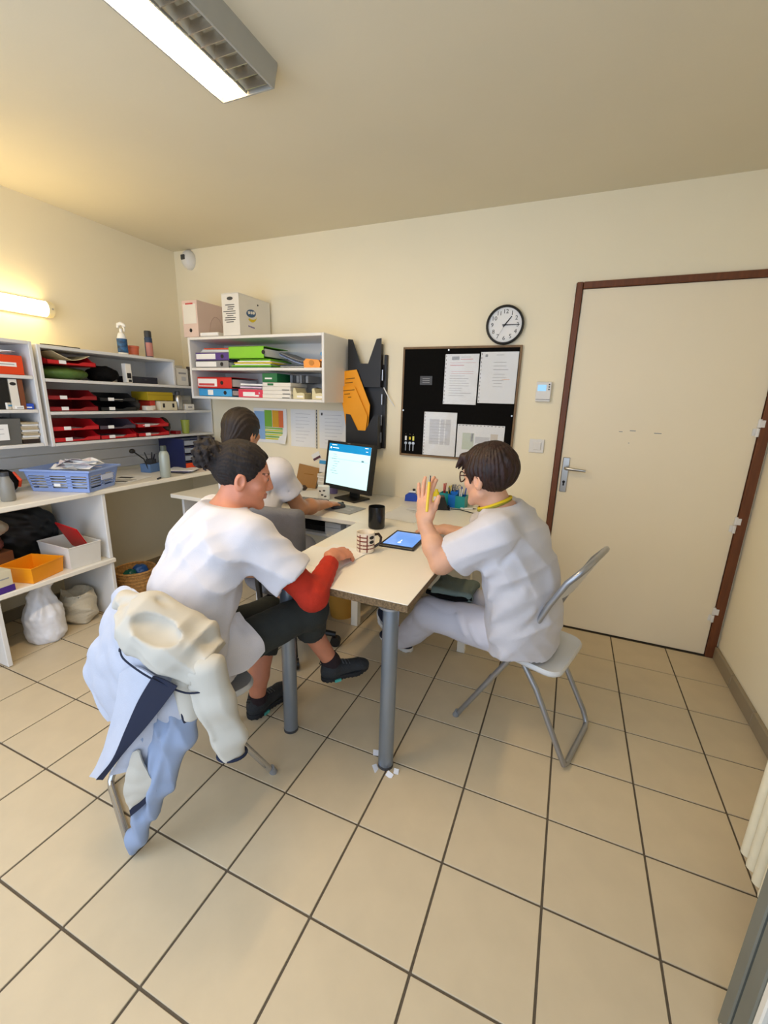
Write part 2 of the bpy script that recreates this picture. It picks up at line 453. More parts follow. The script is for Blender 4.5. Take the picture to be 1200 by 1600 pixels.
b = MB().cyl((-.432, -.0145, .965), (-.432, -.012, .965), .0085); b.box((-.432, -.0135, .952), (.009, .002, .022)).build('keyhole', M_ink, hp)
for z in (1.336, .812, .27):
    h = MB().cyl((.462, -.013, z - .045), (.462, -.013, z - .002), .008); h.cyl((.462, -.013, z + .002), (.462, -.013, z + .045), .008)
    h.box((.452, -.008, z - .022), (.022, .003, .036)); h.box((.472, -.019, z + .022), (.022, .003, .036)); h.build('hinge', M_white, d1, smooth=40)
for (x, z, w) in ((-.165, 1.284, .018), (-.105, 1.292, .030), (.02, 1.284, .036), (-.115, 1.222, .006)):
    MB().box((x, -.0062, z), (w, .0006, .004)).build('scuff_mark', M_grey, d1)
# ------------------------------------------------------------------ opened glazed door leaf beside the photographer
M_alu = mat('grey_green_aluminium', '#7c7e74', 0.45, 0.2); M_gask = mat('dark_gasket', '#2c2f29', 0.8)
M_glass = mat('wrinkled_glass', '#dfe6e6', 0.12, trans=0.9, var=0, bump=0.6, bscale=22)
d2 = bpy.data.objects.new('door_2', None); COL.objects.link(d2); d2.location = (1.0, .215, .012); structure(d2)
def stile(y0, y1, z0, z1):
    b = MB(); b.box((.028, (y0 + y1) / 2, (z0 + z1) / 2), (.056, abs(y1 - y0), z1 - z0), .003); return b
stile(0, -.040, 0, 2.12).build('outer_stile', M_alu, d2)
stile(-.050, -.098, .03, 2.12).build('inner_stile', M_alu, d2)
MB().box((.034, -.045, 1.06), (.044, .012, 2.1)).build('gasket', M_gask, d2)
stile(-.76, -.84, 0, 2.12).build('hinge_stile', M_alu, d2)
MB().box((.028, -.429, .06), (.056, .66, .12), .003).build('bottom_rail', M_alu, d2)
MB().box((.028, -.429, 2.07), (.056, .66, .1), .003).build('top_rail', M_alu, d2)
MB().box((.010, -.109, 1.07), (.014, .020, 1.9), .003).build('glazing_bead', M_cream, d2)
MB().box((.030, -.44, 1.07), (.008, .64, 1.9)).build('glass_pane', M_glass, d2)
MB().box((-.004, -.045, .022), (.012, .034, .030), .004).build('corner_catch', M_white, d2)
# ------------------------------------------------------------------ lamps
M_tube = mat('lit_diffuser', '#ffffff', 0.4, emit='#ffdfae', estr=25.0)
M_hous = mat('lamp_housing', '#a9a79d', 0.5); M_mir = mat('louvre_aluminium', '#c9c2b2', 0.22, 0.85)
L = thing('ceiling_light', 'long two-channel ceiling light with one lit tube and a silver louvre', 'ceiling light', (-.70, .20, ZC))
b = MB()
b.prism([(-.128, 0), (.128, 0), (.110, -.068), (.103, -.068), (.115, -.006), (-.115, -.006), (-.112, -.068), (-.118, -.068)], (0, -.55, 0), (1, 0, 0), (0, 0, 1), (0, 1.10, 0))
b.build('housing', M_hous, L)
MB().prism([(-.125, -.001), (.125, -.001), (.108, -.066), (-.115, -.066)], (0, .55, 0), (1, 0, 0), (0, 0, 1), (0, .006, 0)).build('end_cap', M_hous, L)
MB().prism([(-.125, -.001), (.125, -.001), (.108, -.066), (-.115, -.066)], (0, -.556, 0), (1, 0, 0), (0, 0, 1), (0, .006, 0)).build('end_cap', M_hous, L)
MB().box((-.002, 0, -.035), (.006, 1.09, .058)).build('divider', M_hous, L)
MB().prism([(-.110, -.062), (-.062, -.071), (-.010, -.066), (-.010, -.058), (-.062, -.062), (-.110, -.055)], (0, -.545, 0), (1, 0, 0), (0, 0, 1), (0, 1.05, 0)).build('lit_diffuser', M_tube, L)
MB().prism([(.004, -.060), (.030, -.012), (.080, -.012), (.103, -.060), (.100, -.060), (.079, -.015), (.031, -.015), (.007, -.060)], (0, -.545, 0), (1, 0, 0), (0, 0, 1), (0, 1.09, 0)).build('reflector', M_mir, L)
for k in range(22):
    y = -.525 + k * .05
    MB().prism([(.005, -.066), (.101, -.066), (.092, -.034), (.016, -.034)], (0, y, 0), (1, 0, 0), (0, 0, 1), (0, .003, 0)).build('louvre_blade', M_mir, L)
M_tube2 = mat('lit_opal_cover', '#ffffff', 0.4, emit='#ffdf9c', estr=10.0)
M_lampend = mat('cream_lamp_end', '#efe3b8', 0.5)
L = thing('wall_light', 'lit horizontal strip lamp on the left wall above the shelving', 'wall light', (XL, .72, 1.905))
MB().box((.012, 0, 0), (.024, .76, .095), .006).build('backplate', M_lampend, L)
b = MB(); prof = [(.024 + .042 * math.cos(a), .044 * math.sin(a)) for a in np.linspace(-PI / 2, PI / 2, 11)]
b.prism(prof, (0, -.355, 0), (1, 0, 0), (0, 0, 1), (0, .70, 0)); b.build('opal_cover', M_tube2, L, smooth=40)
b = MB(); prof = [(.022 + .046 * math.cos(a), .047 * math.sin(a)) for a in np.linspace(-PI / 2, PI / 2, 11)]
e = MB().prism(prof, (0, .346, 0), (1, 0, 0), (0, 0, 1), (0, .034, 0)).build('end_cap', M_lampend, L, smooth=40)
MB().cyl((.068, .365, 0), (.0705, .365, 0), .005).build('screw', M_steel, e)
MB().prism(prof, (0, -.38, 0), (1, 0, 0), (0, 0, 1), (0, .03, 0)).build('end_cap', M_lampend, L, smooth=40)
# ------------------------------------------------------------------ column radiator at the right wall
t = thing('radiator', 'cream ribbed column radiator at the right edge beside the glazed door', 'radiator', (1.245, .66, .085))
M_rad = mat('cream_radiator_enamel', '#efe6c8', 0.4, var=0.04, vscale=20)
for k in range(9):
    y = -.022 - k * .046
    b = MB().box((0, y, .30), (.19, .012, .58), .005)
    for x in (-.082, 0, .082): b.tube([(x, y, .02), (x, y, .58)], .017, 10)
    b.build('rib', M_rad, t, smooth=40)
b = MB().cyl((0, -.42, .03), (0, -.005, .03), .02); b.cyl((0, -.42, .56), (0, -.005, .56), .02); b.build('header_pipe', M_rad, t, smooth=40)
b = MB()
for y in (-.10, -.36): b.box((.150, y, .5), (.118, .03, .02))
b.build('wall_bracket', M_rad, t)
b = MB()
for y in (-.06, -.36):
    b.box((0, y, -.032), (.05, .02, .104))
b.build('foot', M_rad, t)

# ================================================================== furniture
def board(p, name, c, d, m=None, bev=.002): return MB().box(c, d, bev).build(name, m or M_whiteb, p)
# pigeonhole shelving on the left wall: far unit
S2Y = .828
t = thing('shelving_unit', 'white wall shelving full of trays and boxes, reaching the room corner', 'shelf', (XL, S2Y, 1.097))
board(t, 'side_panel', (.15, .009, .286), (.30, .018, .572))
board(t, 'top_board', (.15, .018 + .457, .563), (.30, .914, .018))
for z in (0, .183, .370): board(t, 'shelf_board', (.15, .018 + .630, z + .009), (.298, 1.258, .018))
board(t, 'back_panel', (.004, .645, .286), (.006, 1.25, .54), M_whiteb)
board(t, 'side_panel', (.15, .923, .471), (.296, .018, .166))
board(t, 'side_panel', (.15, 1.268, .190), (.296, .014, .362))
# near unit, cut by the left edge of the photograph
t = thing('shelving_unit', 'white wall shelving at the left edge holding an orange box and binders', 'shelf', (XL, .806, 1.103))
board(t, 'side_panel', (.15, -.009, .288), (.30, .018, .576))
board(t, 'top_board', (.15, -.47, .567), (.30, .90, .018))
for z in (0, .190, .374): board(t, 'shelf_board', (.15, -.47, z + .009), (.298, .90, .018))
board(t, 'back_panel', (.004, -.47, .288), (.006, .90, .55)); board(t, 'side_panel', (.15, -.92, .288), (.30, .018, .576))
Z1, Z2, Z3 = 1.097 + .389, 1.097 + .202, 1.097 + .019       # top faces of the far unit's boards
W1, W2, W3 = 1.103 + .393, 1.103 + .209, 1.103 + .019
# wall shelf on the back wall
t = thing('wall_shelf', 'white two-tier wall shelf on the back wall holding ring binders', 'shelf', (-1.578, 1.76, 1.393))
for x in (-.568, .568): board(t, 'side_panel', (x, .1755, .215), (.018, .351, .43), M_white)
for z, n in ((.009, 'shelf_board'), (.210, 'shelf_board'), (.421, 'top_board')): board(t, n, (0, .1755, z), (1.116, .349, .018), M_white)
board(t, 'back_panel', (0, .347, .215), (1.116, .006, .40), M_white)
for x, z in ((.20, .305), (.10, .33)): MB().cyl((x, .342, z), (x, .344, z), .005).build('screw_hole', M_ink, t)
Q1, Q2, Q3 = 1.393 + .2195, 1.393 + .0185, 1.393 + .4305
# long worktop along the left wall with an open lower shelf
t = thing('worktop', 'long white worktop along the left wall with an open shelf below', 'worktop', (XL, .90, 0))
board(t, 'top', (.285, -.02, .836), (.56, 2.44, .028), M_cream, .004)
board(t, 'lower_shelf', (.30, -.54, .395), (.53, 1.16, .028), M_cream, .004)
board(t, 'side_panel', (.29, .022, .193), (.52, .022, .374), M_white); board(t, 'side_panel', (.29, .022, .615), (.52, .022, .41), M_white)
board(t, 'side_panel', (.29, -.585, .193), (.52, .022, .374), M_white); 
CT = .8505; LS = .4095
# desk along the back wall
t = thing('desk', 'long cream desk against the back wall under the notices', 'desk', (-.95, 1.745, 0))
board(t, 'top', (.02, 0, .726), (2.20, .73, .028), M_cream, .003)
for x in (-1.05, -.42): board(t, 'side_panel', (x, .02, .355), (.022, .62, .710), M_white)
board(t, 'drawer_shelf', (-.06, -.05, .60), (.70, .50, .018), M_white); board(t, 'shelf_hanger', (.295, -.05, .655), (.018, .50, .11), M_white)
for x in (.32, 1.02): board(t, 'leg', (x, -.225, .355), (.046, .046, .71), M_cream)
board(t, 'rear_rail', (.35, .33, .62), (1.4, .02, .16), M_white)
# table
t = thing('table', 'cream work table with raw chipboard edge and two round metal legs', 'table', (-.245, .955, 0))
MB().box((0, 0, .7385), (.62, .85, .003), .001).build('laminate_top', M_cream, t)
MB().box((0, 0, .7225), (.617, .847, .029), .001).build('chipboard_core', M_chip, t)
for x in (.232, -.222):
    lg = MB().cyl((x, -.382, .012), (x, -.382, .706), .030, n=28).build('leg', M_leg, t, smooth=40)
    MB().cyl((x, -.382, 0), (x, -.382, .012), .031, n=28).build('foot_cap', M_dgrey, lg, smooth=40)
    MB().cyl((x, -.382, .700), (x, -.382, .7075), .048, n=28).build('mounting_plate', M_silver, lg, smooth=40)
TT = .7405
b = MB()
for (x, y, w, h, rz, cz) in ((-.067, .605, .030, .022, .4, .02), (-.040, .536, .022, .03, .9, .008), (.022, .530, .026, .020, -.3, .010), (.040, .555, .02, .02, .2, .014), (-.03, .600, .02, .02, .1, .006)):
    b.box((x, y, .002 + cz * .3), (w, h, .0015), rot=Matrix.Rotation(rz, 3, 'Z') @ Matrix.Rotation(.5, 3, 'X') @ Matrix.Rotation(.3, 3, 'Y'))
tag(b.build('floor_tape', M_bag), 'torn white tape stuck to the tiles around the right table leg', 'tape')

# folding chairs
def folding_chair(label, loc, rz, seatm, metal, kk=1.0):
    c = thing('folding_chair', label, 'chair', loc, rz, None)      # +x is forward
    ws = .178
    def fr(s):   # front tube: front foot, pivot, bend, top
        return [(.232, s, .012), (-.02, s, .46), (-.115, s, .69), (-.165, s, .79), (-.20, s * .96, .835)]
    sq = lambda q: q if q[2] <= .46 else (-.02 + (q[0] + .02) * kk, q[1], .46 + (q[2] - .46) * kk)     # height of the back
    P = [sq(q) for q in fr(ws) + [(-.215, ws * .80, .855), (-.222, ws * .5, .866), (-.224, 0, .868)]]
    P2 = [sq(q) for q in fr(-ws) + [(-.215, -ws * .80, .855), (-.222, -ws * .5, .866), (-.224, 0, .868)]]
    MB().tube(P + P2[::-1][1:], .0115, 12).build('front_frame', metal, c, smooth=50)
    R = [(-.005, ws - .026, .43), (-.10, ws - .02, .30), (-.225, ws - .012, .07), (-.246, ws - .02, .022), (-.25, ws - .05, .012)]
    R2 = [(x, -y, z) for x, y, z in R]
    MB().tube(R + R2[::-1], .0115, 12).build('rear_frame', metal, c, smooth=50)
    MB().tube([(.15, -ws, .158), (.15, ws, .158)], .008, 8).build('front_stretcher', metal, c, smooth=50)
    for s in (-1, 1): MB().cyl((.240, s * ws, 0), (.228, s * ws, .028), .0145).build('foot_cap', M_grey, c, smooth=40)
    poly = []
    for sx, sy, a0 in ((1, 1, 0), (-1, 1, 90), (-1, -1, 180), (1, -1, 270)):
        r = .055
        for a in np.linspace(math.radians(a0), math.radians(a0 + 90), 5): poly.append((.005 + sx * (.19 - r) + r * math.cos(a), sy * (.182 - r) + r * math.sin(a)))
    s = MB(); n = len(poly)
    rings = [(.96, -.008), (1, 0), (1, .010), (.97, .018), (.85, .022)]
    v = []
    for k, z in rings:
        for x, y in poly: v.append(((x - .005) * k + .005, y * k, .402 + z + x * .06 - (.012 if (k < .9) else 0) * (1 if z > 0 else 0)))
    f = [(i * n + q, i * n + (q + 1) % n, (i + 1) * n + (q + 1) % n, (i + 1) * n + q) for i in range(len(rings) - 1) for q in range(n)]
    f += [tuple(range(n))[::-1], tuple(range((len(rings) - 1) * n, len(rings) * n))]
    s.add(v, f).build('seat', seatm, c, smooth=60)
    b = MB(); N = 12; v = []; f = []
    for iz in range(5):
        z = .70 + iz * .032; x = -.118 - (z - .69) * .50
        for k in range(N + 1):
            y = -ws + 2 * ws * k / N; v.append(sq((x - .028 * (1 - (y / ws) ** 2), y, z)))
    n = len(v); v += [(p[0] + .006, p[1], p[2]) for p in v]
    for iz in range(4):
        for k in range(N):
            a = iz * (N + 1) + k; q = (a, a + 1, a + N + 2, a + N + 1); f.append(q); f.append(tuple(i + n for i in q[::-1]))
    for k in range(N): f.append((k, k + n, k + 1 + n, k + 1)); a = 4 * (N + 1) + k; f.append((a, a + 1, a + 1 + n, a + n))
    b.add(v, f).build('backrest', seatm, c, smooth=60)
    return c
M_seatg = mat('grey_seat_metal', '#c6c7c6', 0.35, 0.15)
M_chrome = mat('bright_chrome', '#c3c4c6', 0.2, 0.9)
CR = folding_chair('silver folding chair with pale seat under the person with glasses', (.453, 1.076, 0), math.atan2(.28, -.96), M_seat, M_silver)
CL = folding_chair('folding chair draped with a pale jacket at the table corner', (-.657, .212, 0), math.atan2(.91, .42), M_seatg, M_chrome, .67)
# office chair
M_office = mat('grey_office_fabric', '#6f6f72', 0.9, var=0.06, vscale=40, bump=0.2, bscale=200)
t = thing('office_chair', 'grey upholstered swivel chair in front of the monitor desk', 'chair', (-.865, 1.150, 0), .06)
def cushion(c, r, nz=.0): return lambda p: ell(p, c, r)
def backrest(p):
    q = p.copy(); q[:, 1] = p[:, 1] - .55 * p[:, 0] ** 2 + .25 * (p[:, 2] - .75) ** 2; return rbox(q, (0, -.245, .735), (.225, .034, .165), .033)
sdf_obj('backrest', [(backrest, (-.26, -.32, .54), (.26, -.17, .93), .008)], M_office, t)
sdf_obj('seat', [(lambda p: np.maximum(ell(p, (0, 0, .44), (.25, .25, .055)), np.abs(p[:, 0]) - .225), (-.26, -.27, .36), (.26, .27, .51), .009)], M_office, t)
MB().tube([(0, -.10, .39), (0, -.285, .40), (0, -.298, .52), (0, -.283, .62)], .016, 8).build('back_support', M_black, t, smooth=40)
MB().cyl((0, 0, .10), (0, 0, .40), .028).build('gas_column', M_black, t, smooth=40)
b = MB()
for k in range(5):
    a = k * 2 * PI / 5 + .3; b.tube([(0, 0, .115), (.26 * math.cos(a), .26 * math.sin(a), .075)], [.024, .016], 8)
b.build('star_base', M_black, t, smooth=40)
for k in range(5):
    a = k * 2 * PI / 5 + .3; x, y = .26 * math.cos(a), .26 * math.sin(a)
    MB().cyl((x - .02 * math.sin(a), y + .02 * math.cos(a), .031), (x + .02 * math.sin(a), y - .02 * math.cos(a), .031), .03).build('castor', M_black, t, smooth=40)
for s in (-1, 1):
    b = MB().tube([(s * .235, -.05, .42), (s * .275, -.05, .44), (s * .285, -.03, .60)], .014, 8); b.box((s * .285, .03, .612), (.055, .24, .028), .012); b.build('armrest', M_grey, t, smooth=40)

# ================================================================== things on the back wall
def wallthing(name, label, cat, x, z, y=YB, group=None): return thing(name, label, cat, (x, y, z), 0, group)
RX = (PI / 2, 0, 0)
# clock
t = wallthing('wall_clock', 'round black-rimmed white wall clock above the black notice board', 'clock', .058, 1.880)
prof = [(.096, 0), (.108, 0), (.112, .008), (.112, .026), (.108, .034), (.103, .036), (.0995, .032), (.098, .020)]
def yl(profile, n=40, c=(0, 0, 0)):
    b = MB().lathe(profile, n=n, capb=False); b.v = [(c[0] + x, c[1] - z, c[2] + y) for x, y, z in b.v]; return b
yl(prof).build('rim', M_black, t, smooth=40)
yl([(.0001, .018), (.0985, .018)], 40).build('dial', M_paper, t)
for k in range(1, 13):
    a = math.radians(90 - 30 * k); text_mesh(str(k), .034, M_ink, t, (.075 * math.cos(a), -.0184, .075 * math.sin(a)), RX, 'numeral')
def hand(ang, ln, w, y, m, back=.015):
    a = math.radians(90 - ang); dx, dz = math.cos(a), math.sin(a)
    return MB().prism([(-back, -w), (ln, -w * .6), (ln, w * .6), (-back, w)], (0, y, 0), (dx, 0, dz), (-dz, 0, dx), (0, -.001, 0)).build('clock_hand', m, t)
hand(38, .060, .0040, -.020, M_ink); hand(90, .086, .0032, -.022, M_ink); hand(208, .070, .0007, -.024, M_grey, .02)
yl([(.005, .018), (.005, .026), (.0005, .027)], 12).build('hub', M_ink, t)
# notice board
M_bfr = mat('board_wood_edge', '#7a5f3f', 0.6, var=0.2, vscale=20)
t = wallthing('notice_board', 'black felt notice board with thin brown frame', 'notice board', -.208, 1.408)
MB().box((0, -.009, 0), (.740, .014, .690)).build('felt_panel', M_softblk, t)
for x in (-.376, .376): MB().box((x, -.010, 0), (.012, .020, .715), .001).build('frame_strip', M_bfr, t)
for z in (-.351, .351): MB().box((0, -.010, z), (.740, .020, .013), .001).build('frame_strip', M_bfr, t)
for x, z in ((-.07, .335), (-.365, -.05), (.36, -.06)): MB().cyl((x, -.0235, z), (x, -.014, z), .005, n=10).build('screw', M_steel, t)
BF = YB - .0165
def sheet(name, label, cat, x0, x1, z0, z1, y=BF, holes='L', lines=None, extra=None, group=None):
    """printed paper in a punched clear pocket, or bare when holes is None; lines: (x, z, width, height, material) as fractions"""
    w, h = x1 - x0, z1 - z0
    t = thing(name, label, cat, ((x0 + x1) / 2, y, (z0 + z1) / 2), 0, group)
    m = .012
    ox = m / 2 if holes == 'L' else 0; oz = -m / 2 if holes == 'T' else 0
    MB().box((ox, -.0012, oz), (w - (m if holes == 'L' else 0), .0006, h - (m if holes == 'T' else 0))).build('paper', M_paper, t)
    for (fx, fz, fw, fh, mm) in (lines or []):
        MB().box((-w / 2 + fx * w + fw * w / 2, -.0017, h / 2 - fz * h), (fw * w, .0003, fh * h)).build('printed_line', mm, t)
    if holes:
        s = MB().box((-w / 2 + m / 2, -.0012, 0), (m, .0006, h)) if holes == 'L' else MB().box((0, -.0012, h / 2 - m / 2), (w, .0006, m))
        st = s.build('punched_strip', M_paper, t)
        b = MB(); N = 13
        for k in range(N):
            f = -.46 + .92 * k / (N - 1)
            if holes == 'L': b.box((-w / 2 + m / 2, -.0017, f * h), (.005, .0003, .010))
            else: b.box((f * w, -.0017, h / 2 - m / 2), (.010, .0003, .005))
        o = b.build('punch_holes', M_ink, st); o['kind'] = 'stuff'
        g = patch([[(-w / 2 + w * u, -.0032 - .002 * ((i + j) % 2), h / 2 - h * v) for i, u in enumerate((0, .25, .5, .75, 1))] for j, v in enumerate((0, .25, .5, .75, 1))], 3, 3, .0004)
        g.build('clear_pocket', M_clear, t, smooth=60)
    return t
rnd = random.Random(3)
def textlines(x0, x1, z0, z1, n, m=None, mn=.5):
    r = []
    for k in range(n):
        z = z0 + (z1 - z0) * k / max(1, n - 1); r.append((x0, z, (x1 - x0) * rnd.uniform(mn, 1), .010, m or M_print))
    return r
M_redink = mat('red_print', '#c94a4a', 0.7); M_orink = mat('orange_print', '#f0a040', 0.7); M_lgr = mat('light_grey_print', '#c4c4c6', 0.8)
sheet('notice_sheet', 'white notice with red lines in a clear pocket, upper left of the board papers', 'notice', -.297, -.080, 1.408, 1.718,
      lines=[(.20, .08, .22, .07, M_dgrey), (.46, .06, .3, .012, M_print), (.46, .10, .36, .012, M_redink), (.14, .17, .78, .006, M_redink), (.15, .22, .42, .014, M_redink), (.2, .34, .66, .006, M_redink), (.2, .38, .66, .006, M_redink)] + textlines(.16, .9, .43, .82, 9))
sheet('notice_sheet', 'white notice with centred text in a shiny pocket under the clock', 'notice', -.070, .158, 1.421, 1.728,
      lines=[(.12, .07, .07, .05, M_dgrey), (.42, .06, .2, .012, M_print), (.36, .20, .34, .012, M_print), (.36, .27, .34, .012, M_print), (.36, .34, .40, .014, M_print), (.38, .43, .30, .010, M_print), (.36, .49, .36, .010, M_print), (.36, .55, .30, .010, M_print), (.62, .53, .20, .012, M_orink), (.40, .61, .22, .01, M_print), (.38, .67, .26, .010, M_print)])
sheet('notice_sheet', 'white table print-out pinned low on the board beside the key tags', 'notice', -.420, -.195, 1.066, 1.354,
      lines=[(.18, .45, .30, .58, M_lgr), (.52, .45, .12, .58, M_lgr), (.67, .45, .16, .58, M_lgr)] + textlines(.2, .84, .2, .68, 8))
sheet('notice_sheet', 'landscape map print in a clear pocket behind the head of the woman with glasses', 'notice', -.186, .118, 1.066, 1.283, holes='T',
      lines=[(.12, .5, .25, .5, mat('map_green', '#b9c7a6', .7)), (.30, .38, .05, .25, M_sky), (.4, .45, .3, .2, M_lgr), (.72, .4, .15, .3, mat('map_tan', '#c9b79a', .7))])
t = thing('note_label', 'small dark grey label stuck on the left of the notice board', 'label', (-.421, BF, 1.555))
MB().box((0, -.0008, 0), (.084, .0014, .056)).build('card', M_dgrey, t)
for z in (.012, 0, -.012): MB().box((0, -.0018, z), (.05, .0004, .003)).build('printed_line', M_print, t)
for k, (x, m, nm) in enumerate(((-.545, M_paper, 'white'), (-.515, M_yellow, 'small yellow'), (-.490, mat('tag_pale_yellow', '#e3df6a', .5), 'long pale yellow'))):
    t = thing('key_tag', nm + ' key tag hanging at the lower left of the notice board', 'key', (x, BF, 1.185))
    MB().tube([(0, -.001, .012), (0, -.010, .012), (0, -.011, .017)], .0016, 6).build('hook', M_steel, t)
    MB().box((0, -.006, -.014), (.013, .004, .030 if k != 1 else .020), .001).build('tag', m, t)
    b = MB().cyl((0, -.006, -.048), (0, -.004, -.048), .010, n=12); b.box((0, -.005, -.075), (.005, .002, .05)); b.build('key', M_steel, t)
# thermostat, switch, detector
t = wallthing('thermostat', 'white wall thermostat with lit blue display left of the door', 'thermostat', .322, 1.497)
MB().box((0, -.012, 0), (.086, .024, .116), .004).build('case', M_white, t)
M_lcd = mat('lcd_blue', '#8fc4f0', 0.3, emit='#8fc4f0', estr=0.25)
MB().box((-.010, -.0245, .022), (.048, .002, .036)).build('display', M_lcd, t)
for z in (.042, .028, .014): MB().cyl((.030, -.026, z), (.030, -.023, z), .0045, n=10).build('button', M_dgrey, t)
MB().box((0, -.0245, -.045), (.080, .002, .004)).build('groove', M_grey, t)
t = wallthing('light_switch', 'square white light switch between notice board and door', 'switch', .318, 1.172)
MB().box((0, -.005, 0), (.088, .010, .084), .003).build('plate', M_white, t)
MB().box((.004, -.0125, 0), (.044, .006, .048), .002, rot=Matrix.Rotation(.06, 3, 'X')).build('rocker', M_white, t)
t = wallthing('motion_detector', 'white domed motion detector high in the room corner', 'detector', -2.430, 2.445)
b = yl([(.056, 0), (.058, .012), (.054, .03), (.04, .055), (.02, .066), (.0005, .070)], 28); b.v = [(x, y, z * 1.25) for x, y, z in b.v]; b.build('housing', M_white, t, smooth=60)
MB().box((-.006, -.068, .008), (.040, .012, .036), .004).build('sensor_window', M_dgrey, t)
# tall black file rack and the two orange folders
M_rack = mat('rack_black', '#131212', 0.45)
t = wallthing('file_rack', 'tall black wall file rack with V-notched pockets beside the notice board', 'rack', -.845, 1.085)
MB().box((-.004, -.012, .29), (.252, .022, .56), .002).build('back_plate', M_rack, t); MB().box((.132, -.014, .318), (.020, .026, .632), .002).build('edge_rail', M_rack, t)
def vp(z0, zs, zn, y, w=.132, cx=0):
    return MB().prism([(cx - w, z0), (cx + w, z0), (cx + w, zs), (cx + w - .035, zs - .004), (cx + .03, zn), (cx - .03, zn), (cx - w + .035, zs - .004), (cx - w, zs)], (0, y, 0), (1, 0, 0), (0, 0, 1), (0, -.004, 0))
vp(.42, .735, .575, -.060, .125, -.012).build('pocket_front', M_rack, t); vp(.008, .235, .125, -.100, .125, -.005).build('pocket_front', M_rack, t)
for x in (-.128, .118): MB().box((x, -.058, .115), (.003, .080, .21)).build('side_cheek', M_rack, t)
for x in (-.134, .110): MB().box((x, -.040, .56), (.003, .036, .28)).build('side_cheek', M_rack, t)
MB().box((-.005, -.058, .006), (.25, .084, .008)).build('bottom', M_rack, t)
b = MB()
for z in (.08, .2, .34, .5): b.box((.1225, -.05, z), (.006, .008, .07))
o = b.build('metal_clips', M_silver, t); o['kind'] = 'stuff'
MB().tube([(.125, -.03, .42), (.165, -.028, .35), (.20, -.012, .30)], .004, 6).build('cord_end', M_paper, t)
M_fold = mat('orange_folder', '#f5a20a', 0.55, var=0.03)
def folder(label, poly, y, lean, lines):
    t = thing('folder', label, 'folder', (-.845, YB + y, 1.085), 0)
    MB().prism(poly, (0, 0, 0), (1, 0, 0), (0, lean, 1), (0, -.005, 0)).build('cover', M_fold, t)
    for x, z, w in lines: MB().box((x, -.0055 + lean * z, z), (w, .0008, .006), rot=Matrix.Rotation(-.10, 3, 'Y')).build('handwritten_line', mat('brown_ink', '#8a5a10', .8), t)
    return t
folder('orange folder, the upper one sticking out of the black file rack', [(-.198, .520), (-.062, .535), (.045, .300), (.03, .10), (-.10, .06), (-.155, .33)], -.074, -.0, [(-.11, .475, .07), (-.12, .447, .06)])
folder('orange folder, the lower front one with three handwritten lines in the file rack', [(-.192, .423), (-.066, .420), (.035, .225), (.02, .10), (-.12, .05), (-.148, .235)], -.090, -.0, [(-.115, .395, .095), (-.125, .370, .045), (-.105, .349, .025)])
# papers under the wall shelf
M_cal = [mat('chart_blue', '#8fb4dc', .7), mat('chart_green', '#7db53c', .7), mat('chart_amber', '#e0a52a', .7), mat('chart_orange', '#e0703c', .7), mat('chart_yellow', '#dcd845', .7)]
t = thing('wall_chart', 'coloured chart with green, orange and blue blocks under the wall shelf', 'chart', (-1.71, YB - .002, 1.198))
b = patch([[(-.16 + .32 * u, -.004 - (.030 if (u > .9 and v > .9) else 0), .135 - .27 * v) for u in (0, .33, .67, 1)] for v in (0, .33, .67, 1)], 4, 4, .0006); b.build('sheet', M_paper, t, smooth=60)
for k, (x, w, z, h) in enumerate(((-.10, .10, 0, .22), (-.015, .07, .055, .13), (.055, .06, .055, .13), (.107, .042, .055, .13))):
    MB().box((x, -.0065, z), (w, .001, h)).build('colour_block', M_cal[k], t)
for k in range(6): MB().box((.035, -.0065, -.020 - k * .0165), (.17, .001, .011)).build('colour_row', M_cal[4] if k % 2 else M_cal[1], t)
for nm, lb, x0, x1 in (('wall_paper', 'faint printed sheet taped below the wall shelf, nearer the chart', -1.515, -1.290), ('wall_paper', 'printed sheet with small black emblem below the wall shelf, nearer the file rack', -1.255, -1.02)):
    o = sheet(nm, lb, 'notice', x0, x1, 1.050, 1.335, y=YB - .001, holes=None, lines=([(.06, .10, .06, .07, M_dgrey)] if x1 > -1.1 else []) + textlines(.2, .85, .12, .85, 9, M_lgr))
t = thing('punched_strip', 'narrow dark punched strip between the two sheets below the wall shelf', 'strip', (-1.280, YB - .001, 1.19))
MB().box((0, -.001, 0), (.008, .001, .29)).build('strip', M_dgrey, t)
for k in range(11): MB().box((0, -.0017, -.13 + k * .026), (.004, .0004, .012)).build('punched_hole', M_lgr, t)

# ================================================================== shelf contents: makers
def binder(label, loc, d, m, rz=0, spine=True, lab=None, group=None, holex=None):
    """lever arch file lying flat; spine faces -y; d = (spine length x, depth y, thickness z); loc = base front-left corner"""
    x, y, z = d
    t = thing('ring_binder', label, 'binder', loc, rz, group)
    b = MB().box((x / 2, .0015, z / 2), (x, .003, z), .001); b.build('spine', m, t)
    MB().box((x / 2, y / 2, .0015), (x, y, .003)).build('cover', m, t); MB().box((x / 2, y / 2, z - .0015), (x, y, .003)).build('cover', m, t)
    MB().box((x / 2, y / 2 + .01, z / 2), (x * .94, y * .9, z * .62)).build('pages', M_paper, t)
    if lab: MB().box((x * lab[0] + x * lab[1] / 2, -.0006, z / 2), (x * lab[1], .001, z * .68)).build('spine_label', M_paper, t)
    hx = x * (holex or .80); yl2 = MB().cyl((hx, -.0015, z / 2), (hx, .001, z / 2), min(.014, z * .30), n=16); yl2.build('finger_hole', M_ink, t)
    return t
